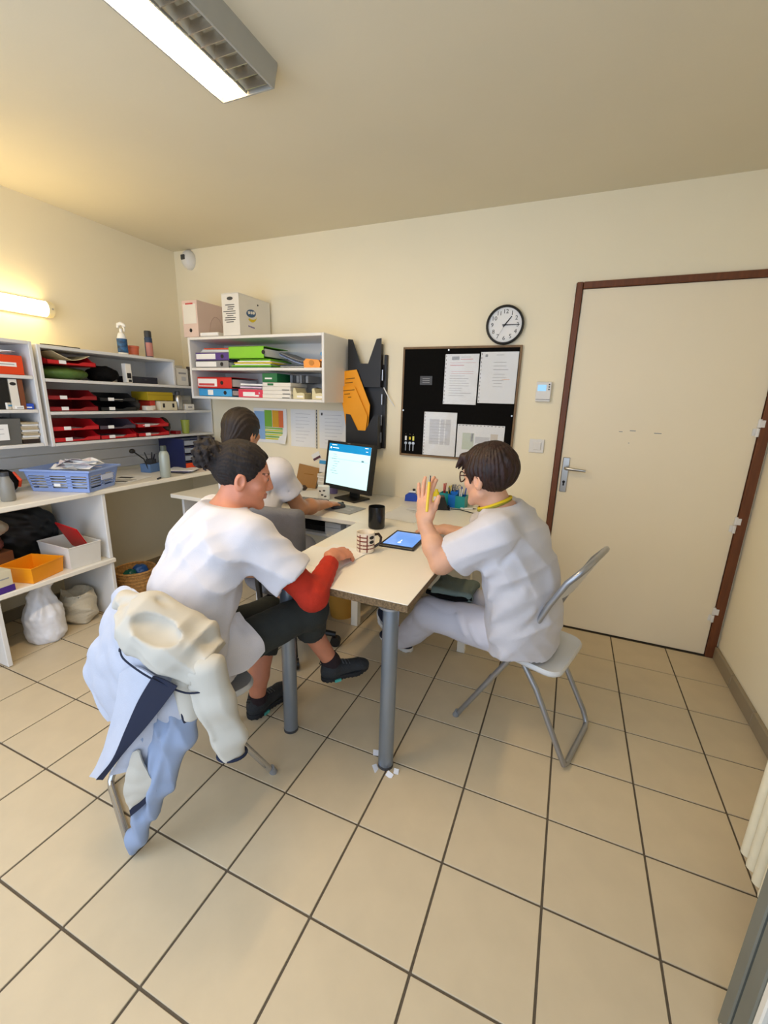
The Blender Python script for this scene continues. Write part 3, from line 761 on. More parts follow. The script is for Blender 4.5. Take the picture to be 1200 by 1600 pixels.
def carton(name, label, cat, loc, d, m, rz=0, flap=True, prints=(), group=None):
    t = thing(name, label, cat, loc, rz, group); x, y, z = d
    MB().box((0, 0, z / 2), (x, y, z), .0015).build('body', m, t)
    if flap: MB().box((0, -y * .24, z + .0008), (x * .98, y * .5, .0015)).build('lid_flap', m, t); MB().box((0, y * .25, z + .0006), (x * .98, y * .48, .0011)).build('lid_flap', m, t)
    for nm, c, dd, mm in prints: MB().box(c, dd).build(nm, mm, t)
    return t
def tray(label, loc, m, w=.27, dep=.26, h=.058, lab=True, papers=None, group=None):
    """letter tray seen from its low open front, which faces +x; w along y"""
    t = thing('letter_tray', label, 'tray', loc, 0, group)
    b = MB().box((0, 0, .0015), (dep, w, .003)); b.build('base', m, t)
    for s in (-1, 1):
        MB().prism([(-dep / 2, 0), (dep / 2, 0), (dep / 2, h * .42), (dep / 2 - .035, h * .55), (dep / 2 - .075, h), (-dep / 2, h)], (0, s * w / 2 - (.003 if s > 0 else 0), 0), (1, 0, 0), (0, 0, 1), (0, .003, 0)).build('side', m, t)
    MB().box((-dep / 2 + .0015, 0, h / 2), (.003, w - .004, h)).build('rear', m, t)
    MB().prism([(-w / 2, 0), (w / 2, 0), (w / 2, h * .42), (w * .22, h * .40), (w * .12, h * .22), (-w * .12, h * .22), (-w * .22, h * .40), (-w / 2, h * .42)], (dep / 2, 0, 0), (0, 1, 0), (0, 0, 1), (-.003, 0, 0)).build('front_lip', m, t)
    if lab: MB().box((dep / 2 + .001, -w * .20, h * .26), (.0015, .040, .020)).build('label_tab', M_paper, t)
    if papers:
        for k in range(papers): MB().box((.012 * (k % 2), .004 * k, .0045 + k * .004), (dep * .86, w * .84, .003), rz=.05 * (k - 1)).build('paper', M_paper, t)
    return t
def bagblob(name, label, cat, c, r, m, seed, amp=.012, sc=40, h=.006, flat=None, group=None):
    """soft crumpled bag resting on z = c[2] - r[2]"""
    def fn(p):
        d = ell(p, c, r) + amp * wob(p, sc, seed) + amp * .5 * wob(p, sc * 2.3, seed + 1)
        return np.maximum(d, (c[2] - r[2] * .86) - p[:, 2])
    lo = [c[i] - r[i] - .02 for i in range(3)]; hi = [c[i] + r[i] + .02 for i in range(3)]
    o = sdf_obj(name, [(fn, lo, hi, h)], m)
    return tag(o, label, cat, group)

# ------------------------------------------------------------------ wall shelf on the back wall
e = .0008
# upper tier: z = Q1, lower tier: z = Q2
binder('grey ring binder with white spine label, bottom of the upper-tier pair on the wall shelf', (-2.12, 1.785, Q1 + e), (.315, .29, .050), M_grey, lab=(.02, .62))
binder('violet ring binder on top of the grey one in the wall shelf', (-2.11, 1.783, Q1 + .052), (.315, .29, .054), M_purple, lab=(.02, .58))
t = thing('paper_stack', 'loose white papers with an orange folder on the violet binder', 'papers', (-1.965, 1.93, Q1 + .107))
for k in range(3): MB().box((.012 * k, 0, .003 + k * .008), (.27, .22, .006), rz=.05 * k).build('paper', M_paper, t)
MB().box((.035, 0, .029), (.26, .22, .006), rz=.08).build('orange_folder', M_or, t)
t = binder('lime green ring binder leaning on flat folders in the wall shelf', (-1.79, 1.775, Q1 + .062), (.305, .28, .080), M_green, holex=.99)
t = thing('folder_stack', 'flat green and white folders under the lime binder', 'folder', (-1.61, 1.92, Q1 + e))
for k, (m, w) in enumerate(((M_dgreen, .36), (M_green, .34), (M_paper, .30), (M_yellow, .33), (M_paper, .28), (M_green, .26))): MB().box((.008 * k - .01, 0, .004 + k * .0095), (w, .26, .008), .001, rz=.02 * (k % 3)).build('folder', m, t)
t = thing('document_stack', 'sagging grey and blue documents right of the lime binder', 'papers', (-1.30, 1.985, Q1 + e))
for k, m in enumerate((M_dgreen, M_paper, mat('slate_card', '#5b6675', .6), M_lblue, mat('slate_card', '#5b6675', .6), M_print)):
    g = patch([[(-.125 + .26 * u - .003 * k, -.105 + .21 * v, .004 + .009 * k + (max(0, .06 * (1 - u * 1.6)) if k > 2 else 0)) for u in (0, .35, .7, 1)] for v in (0, .5, 1)], 4, 2, .004); g.build('document', m, t, smooth=50)
t = thing('tape_dispenser', 'orange-yellow plastic dispenser on the upper tier of the wall shelf', 'dispenser', (-1.125, 1.83, Q1 + e), .2)
MB().prism([(-.055, 0), (.055, 0), (.058, .03), (.045, .052), (-.04, .058), (-.058, .04)], (0, .03, 0), (1, 0, 0), (0, 0, 1), (0, -.06, 0)).build('body', M_yel, t)
MB().cyl((-.002, -.034, .032), (-.002, -.030, .032), .017, n=18).build('reel', mat('dark_amber', '#c87f0a', .5), t); MB().box((.06, -.0, .05), (.02, .03, .012), .003).build('cutter', M_yel, t)
t = thing('blue_cloth', 'crumpled blue glove at the right end of the upper tier', 'glove', (-1.045, 1.90, Q1 + e))
sdf_obj('cloth', [(lambda p: np.maximum(smin(ell(p, (0, 0, .03), (.035, .05, .04)), cone(p, (-.01, -.02, .05), (-.03, -.04, .095), .013, .009), .01) + .006 * wob(p, 90, 2), -p[:, 2]), (-.06, -.08, -.005), (.042, .07, .12), .005)], M_sky, t)
binder('sky blue ring binder lying at the bottom left of the wall shelf', (-2.105, 1.785, Q2 + e), (.315, .29, .055), M_sky, lab=(.28, .16))
t = binder('red ring binder on the blue one with white and red spine label', (-2.11, 1.782, Q2 + .058), (.325, .29, .080), mat('red_card', '#c8231f', .5), lab=(.02, .56), holex=.72)
MB().box((.09, -.0014, .026), (.15, .0006, .016)).build('label_band', M_redink, t)
t = thing('magazine_file', 'pink-red open magazine file with papers on the wall shelf', 'file', (-1.645, 1.90, Q2 + e), .25)
b = MB().openbox((0, 0, 0), (.20, .22, .055), .003); b.build('body', mat('raspberry_plastic', '#d3203f', .45), t)
MB().prism([(0, 0), (.22, 0), (.22, .10), (.02, .055)], (.0985, -.11, 0), (0, 1, 0), (0, 0, 1), (.003, 0, 0)).build('high_side', mat('raspberry_plastic', '#d3203f', .45), t)
for k in range(5): MB().box((-.012, -.006, .012 + k * .019), (.16, .20, .012), rz=.06 * (k - 2)).build('paper', [M_paper, mat('lilac_paper', '#cdb9cf', .7)][k % 2], t)
MB().box((-.02, -.1115, .022), (.09, .001, .03)).build('label', M_paper, t)
for k in range(4):
    carton('slim_carton', ['white and green carton at the bottom of the stack in the wall shelf', 'white carton second from the bottom of the shelf stack', 'white carton third from the bottom of the shelf stack', 'white carton with green label topping the white cartons'][k], 'box', (-1.40 + .004 * (k % 2), 1.885, Q2 + e + k * .0262), (.235, .20, .0252), M_carton, flap=False,
           prints=[('green_band', (-.05, -.1005, .0125), (.05, .001, .014), M_dgreen)] if k == 3 else [('dark_edge', (.08, -.1005, .004), (.06, .001, .005), M_dgrey)], group=None)
carton('carton', 'dark green and white carton topping the stack in the wall shelf', 'box', (-1.455, 1.875, Q2 + .107), (.125, .17, .058), M_dgreen, prints=[('white_caption', (-.01, -.0855, .025), (.06, .001, .010), M_paper)])
t = thing('catalogue_row', 'grey blurred catalogues standing behind the cartons in the wall shelf', 'catalogues', (-1.30, 1.99, Q2 + e + .106))
for k in range(6): MB().box((-.06 + k * .026, 0, .028), (.021, .16, .056 - .004 * (k % 3)), .001).build('catalogue', [M_grey, M_dgrey, M_print][k % 3], t)
for k, (x, ln) in enumerate(((-1.225, .10), (-1.075, .11))):
    t = thing('card_sorter', ['cream card sorter in the middle of the lower shelf tier', 'cream card sorter at the right end of the lower shelf tier'][k], 'sorter', (x, 1.85, Q2 + e))
    M_sort = mat('ivory_plastic', '#d9cfa6', .5)
    MB().prism([(-.045, 0), (.045, 0), (.045, .035), (.02, .042), (-.015, .038), (-.03, .072), (-.045, .070)], (0, -.05, 0), (1, 0, 0), (0, 0, 1), (0, .12, 0)).build('body', M_sort, t)
    MB().box((.01, -.0505, .016), (.05, .001, .012)).build('label', M_paper, t)
bagblob('pouch', 'black pouch between the two cream card sorters', 'pouch', (-1.15, 1.93, Q2 + .037), (.045, .06, .042), M_softblk, 3, .006, 60)
bagblob('pouch', 'dark crumpled pouch at the back right of the wall shelf', 'pouch', (-1.070, 2.0, Q2 + .052), (.045, .06, .06), mat('dark_nylon', '#2b2a2a', .6), 6, .008, 60)
# on top of it
t = carton('archive_box', 'pale pink archive box with a finger hole on top of the wall shelf', 'box', (-2.112, 1.91, Q3 + e), (.142, .30, .245), M_pink, flap=False)
MB().box((0, -.1508, .155), (.12, .0014, .13)).build('label_panel', M_carton, t); MB().cyl((0, -.1512, .045), (0, -.1500, .045), .013, n=18).build('finger_hole', M_ink, t)
MB().box((0, -.1516, .222), (.07, .001, .010)).build('red_caption', M_redink, t)
b = MB(); pts = [(.0716, .075 * math.cos(a) + .03, .02 + .14 * math.sin(a)) for a in np.linspace(0, PI, 12)]; b.tube(pts, .0016, 4).build('die_cut_line', mat('pink_crease', '#b89a8c', .8), t)
t = thing('cardboard_lid', 'flat folded white cardboard between the two boxes on the wall shelf', 'cardboard', (-1.945, 1.86, Q3 + e))
MB().box((0, 0, .014), (.17, .20, .026), .003).build('tray', M_carton, t); MB().box((0, -.101, .016), (.16, .002, .014)).build('fold_line', M_paper, t)
t = carton('delivery_box', 'white delivery box with handwriting and a blue and yellow oval emblem', 'box', (-1.737, 1.925, Q3 + e), (.148, .335, .265), M_carton, flap=False)
MB().box((0, -.09, .2665), (.150, .165, .003)).build('lid_flap', M_carton, t); MB().box((0, .085, .2662), (.150, .17, .0024)).build('lid_flap', M_carton, t)
rn = random.Random(9)
for k in range(9):
    w = rn.uniform(.05, .11); MB().box((rn.uniform(-.01, .01), -.1684, .195 - k * .0135), (w, .001, .0045)).build('handwritten_line', M_ink, t)
MB().prism([(.026 * math.cos(a), .011 * math.sin(a)) for a in np.linspace(0, 2 * PI, 20)[:-1]], (0, -.1680, .235), (1, 0, 0), (0, 0, 1), (0, -.001, 0)).build('emblem', M_dgrey, t)
E_ = [(.050 * math.cos(a), .026 * math.sin(a)) for a in np.linspace(0, 2 * PI, 28)[:-1]]
MB().prism(E_, (.0742, -.045, .158), (0, 1, .12), (0, 0, 1), (.001, 0, 0)).build('blue_oval_emblem', mat('emblem_blue', '#3c5f86', .6), t)
for k, (y, w) in enumerate(((-.068, .022), (-.042, .018), (-.019, .022))): MB().box((.0755, y, .160 + .003 * k), (.001, w, .018), rot=Matrix.Rotation(.3, 3, 'X')).build('emblem_letter', M_carton, t)
cr = [(.048 * math.cos(a), .040 * math.sin(a)) for a in np.linspace(-2.6, -.1, 14)] + [(.046 * math.cos(a) + .004, .022 * math.sin(a)) for a in np.linspace(-.1, -2.4, 14)]
MB().prism(cr, (.0742, -.036, .142), (0, 1, .1), (0, 0, 1), (.001, 0, 0)).build('yellow_swoosh', M_yellow, t)
for k in range(6): MB().box((.0747, -.075 + k * .011, .072 - .001 * k), (.001, .007, .009)).build('caption_letter', mat('caption_violet', '#6a5aa0', .7), t)
MB().cyl((.074, .03, .225), (.0755, .03, .225), .006, n=12).build('punched_hole', M_ink, t)

# ------------------------------------------------------------------ far shelving unit on the left wall (front edge x = -2.30)
XF = -2.312
# top tier
bagblob('folder_pile', 'dark green folder pile under the red tray on the top shelf tier', 'folders', (-2.44, 1.015, Z1 + .036), (.125, .155, .042), mat('olive_plastic', '#4c6a2c', .5), 2, .006, 30)
tray('red letter tray with yellowed papers, top tier of the far shelving', (-2.444, 1.020, Z1 + .082), M_red, .285, .26, .060, papers=3)
t = thing('yellowed_papers', 'curled cream papers lying in the top red tray', 'papers', (-2.44, 1.02, Z1 + .104))
patch([[(-.10 + .21 * u, -.10 + .22 * v, .004 + .052 * abs(v - .55) ** 1.4 * 2 + .004 * u) for u in (0, .5, 1)] for v in (0, .25, .5, .75, 1)], 3, 5, .003).build('paper', mat('yellowed_paper', '#e3d2a4', .7), t, smooth=60)
bagblob('handbag', 'black soft bag lying on the top shelf tier', 'bag', (-2.42, 1.270, Z1 + .046), (.11, .085, .053), M_softblk, 1, .008, 45)
carton('bottle_carton', 'slim white carton with black print standing by the black bag', 'box', (-2.335, 1.385, Z1 + e), (.04, .042, .122), M_carton, prints=[('black_print', (.0205, 0, .045), (.001, .030, .035), M_ink), ('black_print', (.0205, .004, .012), (.001, .022, .016), M_ink)])
carton('flat_case', 'flat dark navy case on the top shelf tier', 'case', (-2.41, 1.520, Z1 + e), (.16, .20, .044), mat('navy_case', '#20222e', .5), flap=False, prints=[('lid_seam', (.0803, 0, .026), (.001, .19, .002), M_ink), ('clasp', (.081, 0, .026), (.002, .02, .01), M_dgrey)])
carton('carton', 'white carton at the end of the second shelf board near the corner', 'box', (-2.375, 1.835, Z1 + e), (.12, .11, .125), M_carton, prints=[('caption', (.0605, .0, .09), (.001, .07, .012), M_print), ('caption', (.0605, .01, .05), (.001, .04, .03), M_lgr)])
t = thing('dark_bottle', 'dark bottle with brown cap beside the white carton in the corner', 'bottle', (-2.36, 1.945, Z1 + e))
MB().lathe([(.026, 0), (.028, .004), (.028, .10), (.018, .118)], n=20, capt=True).build('bottle', mat('grey_bottle', '#6b6a66', .4), t, smooth=50); MB().lathe([(.020, .119), (.020, .146)], n=18, capt=True).build('cap', mat('brown_cap', '#33261c', .5), t, smooth=50)
# middle tier
for k in range(2): tray(['dark red letter tray, lower of two on the middle shelf tier', 'dark red letter tray, upper of two on the middle shelf tier'][k], (-2.444, .997, Z2 + e + k * .065), M_dred, .290, .26, .062)
for k in range(2): tray(['black letter tray, lower of two on the middle shelf tier', 'black letter tray with papers, upper of two on the middle tier'][k], (-2.444, 1.285, Z2 + e + k * .060), M_blackt, .255, .26, .056, papers=2 * k + 1)
bagblob('cable_bundle', 'dark bundle of cloth at the end of the black trays', 'cloth', (-2.42, 1.455, Z2 + .038), (.08, .035, .042), mat('charcoal_cloth', '#35322f', .9), 4, .006, 60)
carton('small_carton', 'tiny pale carton in front of the yellow box', 'box', (-2.345, 1.525, Z2 + e), (.05, .055, .030), M_carton)
carton('red_carton', 'small red and white carton supporting the yellow box', 'box', (-2.41, 1.575, Z2 + e), (.12, .042, .068), mat('red_carton', '#b5301f', .6), prints=[('white_base', (.0605, 0, .018), (.001, .040, .030), M_carton)])
carton('yellow_box', 'dirty yellow flat box on top of the small cartons', 'box', (-2.43, 1.645, Z2 + .0705), (.17, .22, .060), mat('dull_yellow', '#b49a17', .55), prints=[('lid_edge', (.0855, 0, .040), (.001, .22, .003), mat('dull_yellow_dark', '#8f7a10', .6))])
carton('cartridge_box', 'white carton with two black marks under the yellow box', 'box', (-2.385, 1.685, Z2 + e), (.14, .150, .066), mat('cream_carton', '#d9d0b4', .7), flap=False, prints=[('black_mark', (.0705, -.045, .035), (.001, .018, .030), M_ink), ('black_mark', (.0705, .04, .035), (.001, .018, .030), M_ink)])
t = thing('vacuum_flask', 'silver vacuum flask on the middle shelf tier', 'flask', (-2.345, 1.80, Z2 + e))
MB().lathe([(.026, 0), (.030, .006), (.030, .09), (.022, .110), (.018, .114)], n=24, capt=True).build('body', M_steel, t, smooth=50); MB().lathe([(.019, .1145), (.019, .138), (.014, .142)], n=20, capt=True).build('lid', M_dgrey, t, smooth=50)
carton('card_box', 'low white card box right of the silver flask', 'box', (-2.36, 1.885, Z2 + e), (.09, .085, .045), M_carton, prints=[('caption', (.0455, 0, .022), (.001, .04, .012), M_print)])
carton('grey_carton', 'greyish carton behind the flask near the corner', 'box', (-2.48, 1.93, Z2 + e), (.13, .13, .11), mat('grey_carton', '#a9a8a0', .7), prints=[('caption', (.0655, 0, .07), (.001, .06, .012), M_print)])
# bottom tier
for k in range(2): tray(['red letter tray, lower left on the bottom shelf tier', 'red letter tray, upper left on the bottom shelf tier'][k], (-2.444, .991, Z3 + e + k * .066), M_red, .280, .26, .063, papers=1)
tray('red letter tray with papers, lower middle of the bottom tier', (-2.444, 1.262, Z3 + e), M_red, .258, .26, .060, papers=3)
tray('plum-grey letter tray stacked in the middle of the bottom tier', (-2.444, 1.262, Z3 + .064), M_purp, .258, .26, .060)
tray('red letter tray with papers, lower right of the bottom tier', (-2.444, 1.535, Z3 + e), M_red, .262, .26, .060, papers=3)
tray('red letter tray heaped with papers, upper right of the bottom tier', (-2.444, 1.535, Z3 + .064), M_red, .262, .26, .060, papers=4)
bagblob('toilet_bag', 'dark brown soft bag behind the right-hand red trays', 'bag', (-2.43, 1.715, Z3 + .058), (.06, .040, .068), mat('brown_leather', '#3a2a1d', .6), 5, .006, 50)
carton('red_case', 'small flat dark red case beside the green cup', 'case', (-2.36, 1.762, Z3 + e), (.07, .045, .022), M_dred, prints=[('seam', (.0355, 0, .012), (.001, .04, .002), M_ink)])
t = thing('tumbler', 'olive green plastic tumbler at the end of the bottom tier', 'cup', (-2.345, 1.85, Z3 + e))
MB().lathe([(.026, 0), (.033, .105), (.0305, .105), (.024, .004), (.0005, .004)], n=24).build('cup', mat('olive_green_plastic', '#8f9a3c', .45), t, smooth=50); MB().lathe([(.0335, .098), (.0345, .102), (.0335, .106)], n=24, capb=False).build('rim', mat('olive_green_plastic', '#8f9a3c', .45), t, smooth=50)
# top of the unit
ZT = 1.097 + .572
t = thing('spray_bottle', 'white trigger spray bottle with blue label on top of the shelving', 'bottle', (-2.40, 1.425, ZT + e), .3)
MB().lathe([(.029, 0), (.031, .006), (.031, .10), (.022, .135), (.013, .145)], n=24, capt=True).build('bottle', M_paper, t, smooth=50)
MB().lathe([(.0315, .015), (.0315, .105)], n=24, capb=False).build('blue_label', mat('label_blue', '#2d6fa8', .5, col2='#10233c', vscale=40), t, smooth=50)
b = MB().cyl((0, 0, .145), (0, 0, .170), .010, n=12); b.build('neck', M_paper, t, smooth=40)
MB().tube([(-.022, 0, .176), (-.016, 0, .197), (.004, 0, .203), (.026, 0, .194), (.034, 0, .183)], [.008, .012, .012, .009, .006], 10).build('spray_head', M_paper, t, smooth=50); MB().tube([(.014, 0, .186), (.026, 0, .172), (.024, 0, .152)], .004, 8).build('trigger', M_paper, t, smooth=50)
t = thing('flower_pot', 'small terracotta orange pot between spray bottle and can', 'pot', (-2.42, 1.517, ZT + e))
MB().lathe([(.030, 0), (.034, .012)], n=24).build('pale_base', M_pink, t, smooth=40); MB().lathe([(.034, .012), (.037, .056), (.040, .058), (.040, .070), (.036, .070), (.032, .014), (.0005, .014)], n=24, capb=False).build('pot', mat('terracotta', '#cf6a4a', .6), t, smooth=40)
t = thing('spray_can', 'dark blue aerosol can with pink label on top of the shelving', 'can', (-2.40, 1.632, ZT + e), -.5)
MB().lathe([(.024, 0), (.026, .003), (.026, .135), (.022, .142)], n=24, capt=True).build('can', mat('can_blue', '#2c4260', .35), t, smooth=50); MB().lathe([(.0235, .1425), (.0235, .180), (.021, .186)], n=24, capt=True).build('cap', mat('charcoal_cap', '#33363b', .45), t, smooth=50)
b = MB(); v = []; N = 10
for k in range(N + 1):
    a = -1.0 + 2.0 * k / N
    for z in (.012, .105): v.append((.0266 * math.cos(a), .0266 * math.sin(a), z))
b.add(v, [(2 * k, 2 * k + 2, 2 * k + 3, 2 * k + 1) for k in range(N)]); b.build('pink_label', mat('label_pink', '#c9877a', .5), t)
tag(MB().tube([(-2.32, .86, ZT + .004), (-2.33, .93, ZT + .006), (-2.31, 1.0, ZT + .004), (-2.32, 1.08, ZT + .004)], .0028, 6).build('cable', M_black), 'thin black cable lying on the shelving top', 'cable')
# ------------------------------------------------------------------ near shelving unit
carton('card_index_box', 'bright orange card box with white label in the near shelving', 'box', (-2.41, .665, W1 + e), (.17, .19, .100), M_or, prints=[('white_label', (.0855, .01, .052), (.001, .105, .022), M_paper), ('label_line', (.0862, .01, .052), (.0005, .085, .004), M_print)])
t = thing('receipt_pile', 'crumpled receipts on the orange card box', 'papers', (-2.41, .665, W1 + .103))
for k in range(4): MB().box((.01 * k, -.03 + .02 * k, .003 + k * .006), (.10, .09, .004), rot=Matrix.Rotation(.3 * k, 3, 'Z') @ Matrix.Rotation(.04, 3, 'X')).build('paper', M_paper, t)
def upbinder(label, y, w, m, hole=True, h=.160):
    t = thing('ring_binder', label, 'binder', (-2.43, y, W2 + e))
    MB().box((.11, 0, h / 2), (.003, w, h)).build('spine', m, t)
    for s in (-1, 1): MB().box((0, s * (w / 2 - .0015), h / 2), (.22, .003, h)).build('cover', m, t)
    MB().box((0, 0, h / 2), (.20, w * .6, h * .92)).build('pages', M_paper, t)
    if hole: MB().prism([(.015 * math.cos(a), .009 * math.sin(a)) for a in np.linspace(0, 6.28, 16)[:-1]], (.1118, 0, h - .025), (0, 1, 0), (0, 0, 1), (.001, 0, 0)).build('finger_hole', M_ink, t)
upbinder('black ring binder standing in the near shelving', .628, .075, M_black); upbinder('white ring binder with dark hole standing in the near shelving', .690, .040, M_carton); upbinder('brown ring binder standing right of the white one', .726, .024, mat('brown_card', '#7a4326', .6), hole=False)
carton('medicine_box', 'small white and blue box in front of the binders, left', 'box', (-2.333, .660, W2 + e), (.03, .05, .034), M_carton, rz=.4, prints=[('blue_band', (.0155, 0, .02), (.001, .04, .008), M_sky)])
carton('medicine_box', 'small blue box lying in front of the brown binder', 'box', (-2.335, .748, W2 + e), (.03, .06, .030), M_blue, rz=-.3, prints=[('white_band', (.0155, 0, .01), (.001, .04, .006), M_paper)])
carton('medicine_box', 'tiny white box in front of the white binder', 'box', (-2.322, .703, W2 + e), (.018, .040, .018), M_paper, prints=[('grey_band', (.0095, 0, .008), (.001, .03, .004), M_print)])
t = thing('storage_crate', 'grey crate with a white label on the lowest near shelf', 'crate', (-2.43, .588, W3 + e))
MB().openbox((0, 0, 0), (.22, .215, .140), .004, .06).build('body', mat('dark_grey_crate', '#5f5f5c', .6), t); MB().box((.112, -.02, .068), (.002, .125, .085), rot=Matrix.Rotation(.04, 3, 'Y')).build('white_label', M_paper, t)
for z in (.085, .06): MB().box((.1135, -.02, z), (.001, .08, .004)).build('printed_line', M_lgr, t)
t = thing('booklet_pile', 'pile of cream booklets beside the grey crate', 'booklets', (-2.43, .740, W3 + e))
MB().box((0, 0, .012), (.20, .085, .022)).build('dark_box', mat('dark_brown_box', '#2a1c14', .7), t)
for k in range(9): MB().box((.006 * (k % 3), 0, .0285 + k * .0105), (.20, .084, .0095), rz=.02 * ((k * 7) % 5 - 2)).build('booklet', [mat('cream_booklet', '#cfc4ae', .7), M_paper, mat('tan_booklet', '#b3a588', .7)][k % 3], t)

# ================================================================== on the desk and the table
DZ = .7405; e = .0008
# monitor
M_scr = mat('screen_page', '#bfe6ea', 0.25, emit='#bfe9ee', estr=0.38, var=.02); M_scrb = mat('screen_blue', '#0f7fb8', 0.25, emit='#0f86c0', estr=0.33)
M_scrd = mat('screen_dark_text', '#5f93a0', 0.3, emit='#4d8391', estr=0.18); M_scrw = mat('screen_white', '#ffffff', .3, emit='#e8fbff', estr=.5)
t = thing('monitor', 'black computer monitor showing a blue and pale page on the desk', 'monitor', (-.860, 1.850, DZ), -.30)
RT = Matrix.Rotation(-.15, 3, 'X'); PC = Vector((0, 0, .230))
def onscreen(b, x, y, z, d):                                        # z measured from the panel centre
    return b.box(PC + RT @ Vector((x, y, z)), d, rot=RT)
onscreen(MB(), 0, 0, 0, (.440, .034, .330)).build('bezel', M_black, t)
b = onscreen(MB(), 0, -.0178, .006, (.396, .0012, .282)).build('screen_page', M_scr, t)
onscreen(MB(), 0, -.0190, .121, (.396, .001, .053)).build('blue_banner', M_scrb, b)
rn = random.Random(4)
for z, x, w in ((.138, -.145, .05), (.118, -.130, .06), (.138, .16, .03), (.116, .165, .018)): onscreen(MB(), x, -.0196, z, (w, .0005, .004)).build('banner_text', M_scrw, b)
onscreen(MB(), -.178, -.0196, .118, (.012, .0005, .012)).build('home_icon', M_scrw, b)
onscreen(MB(), .135, -.0190, .050, (.022, .0006, .010)).build('page_button', M_scrd, b)
for k in range(9): onscreen(MB(), -.13 + rn.uniform(-.01, .02), -.0188, .075 - k * .0165, (rn.uniform(.03, .07), .0004, .0022)).build('page_text', M_scrd, b)
onscreen(MB(), 0, -.0188, .045, (.37, .0004, .0012)).build('page_rule', M_scrd, b)
onscreen(MB(), -.01, -.0176, .156, (.025, .001, .004)).build('maker_badge', M_grey, t); onscreen(MB(), 0, .028, .0, (.28, .03, .2)).build('rear_housing', M_black, t)
MB().prism([(-.045, 0), (.045, 0), (.035, .15), (-.035, .15)], (0, .045, .008), (1, 0, 0), (0, .12, 1), (0, .016, 0)).build('stand_neck', M_black, t)
MB().box((0, .030, .006), (.20, .165, .012), .005).build('stand_base', M_black, t)
# desk odds and ends
def mugbody(r, h, n=32): return MB().lathe([(r * .90, 0), (r * .98, .004), (r, .012), (r, h - .004), (r * .985, h), (r * .93, h - .002), (r * .92, .008), (.0005, .006)], n=n)
t = thing('mug', 'black cylindrical mug with dark interior beside the tablet', 'mug', (-.413, 1.300, TT + e) if False else (-.413, 1.325, DZ + e), 2.4)
mugbody(.0455, .120).build('body', mat('black_glaze', '#161715', .25), t, smooth=50)
MB().tube([(.044, 0, .098), (.062, 0, .100), (.074, 0, .082), (.072, 0, .048), (.044, 0, .026)], .006, 10).build('handle', MATS['black_glaze'], t, smooth=60)
t = thing('mug', 'cream mug with brown checks and black flowers at the seated woman\'s hand', 'mug', (-.300, .952, TT + e), math.radians(38))
mugbody(.0415, .094).build('body', mat('cream_glaze', '#efe3cd', .25), t, smooth=50)
MB().tube([(.041, 0, .078), (.060, 0, .080), (.073, 0, .062), (.070, 0, .036), (.041, 0, .018)], .0065, 10).build('handle', mat('brown_black_glaze', '#2a1a14', .25), t, smooth=60)
M_stripe = mat('brown_glaze_stripe', '#7c3020', .3)
def arcband(a0, a1, z0, z1, r=.0418, n=10):
    b = MB(); v = []
    for k in range(n + 1):
        a = a0 + (a1 - a0) * k / n
        for z in (z0, z1): v.append((r * math.cos(a), r * math.sin(a), z))
    return b.add(v, [(2 * k, 2 * k + 2, 2 * k + 3, 2 * k + 1) for k in range(n)])
A0 = math.radians(-90)
for z in (.020, .036, .055, .073): arcband(A0 - 1.5, A0 + (1.15 if z < .04 else .0), z, z + .0055).build('brown_band', M_stripe, t)
for a in (A0 - .95, A0 - .12, A0 + .95): arcband(a, a + .13, .006, .088 if a < A0 + .5 else .04, .0421, 3).build('brown_band', M_stripe, t)
def spot(a, z, r):
    v = [(.0423 * math.cos(a), .0423 * math.sin(a), z)]; n = 14
    for k in range(n):
        q = 2 * PI * k / n; rr = r * (1 + .18 * math.cos(2 * q)); v.append((.0423 * math.cos(a + rr * math.cos(q) / .0423), .0423 * math.sin(a + rr * math.cos(q) / .0423), z + rr * .8 * math.sin(q)))
    return MB().add(v, [(0, 1 + k, 1 + (k + 1) % n) for k in range(n)])
for a, z in ((A0 + .52, .075), (A0 + .52, .054)): spot(a, z, .012).build('black_flower', M_ink, t)
t = thing('mug', 'white printed mug on the desk beside the monitor stand', 'mug', (-1.015, 1.77, DZ + e), 2.2)
mugbody(.041, .095).build('body', M_paper, t, smooth=50); MB().tube([(.040, 0, .078), (.060, 0, .076), (.068, 0, .05), (.040, 0, .022)], .006, 8).build('handle', M_paper, t, smooth=60)
for k, (a, z) in enumerate(((-2.6, .07), (-2.9, .04), (-3.3, .065), (-2.4, .03))): spot(a - .6, z, .008).build('printed_motif', M_dgrey, t)
# tablet
t = thing('tablet', 'black tablet with lit blue screen lying on the table', 'tablet', (-.192, 1.178, TT + e), .03)
MB().box((0, 0, .005), (.178, .262, .010), .003).build('case', M_black, t)
sc = MB().box((0, 0, .0105), (.150, .212, .0008)).build('screen', mat('tablet_screen', '#5f95ec', .12, emit='#5a92ee', estr=.28, col2='#82b0f2', vscale=5), t)
MB().box((-.005, -.045, .0112), (.004, .045, .0003)).build('white_tower_icon', M_scrw, sc); MB().box((-.005, -.066, .0112), (.014, .012, .0003)).build('white_tower_icon', M_scrw, sc)
# papers under the writing hand
t = thing('writing_paper', 'white papers under the writing woman\'s hands on the table', 'papers', (-.435, .765, TT + e), .10)
MB().box((0, 0, .0006), (.21, .29, .0008)).build('sheet', M_paper, t); MB().box((.05, .05, .0016), (.20, .28, .0008), rz=-.2).build('sheet', M_paper, t)
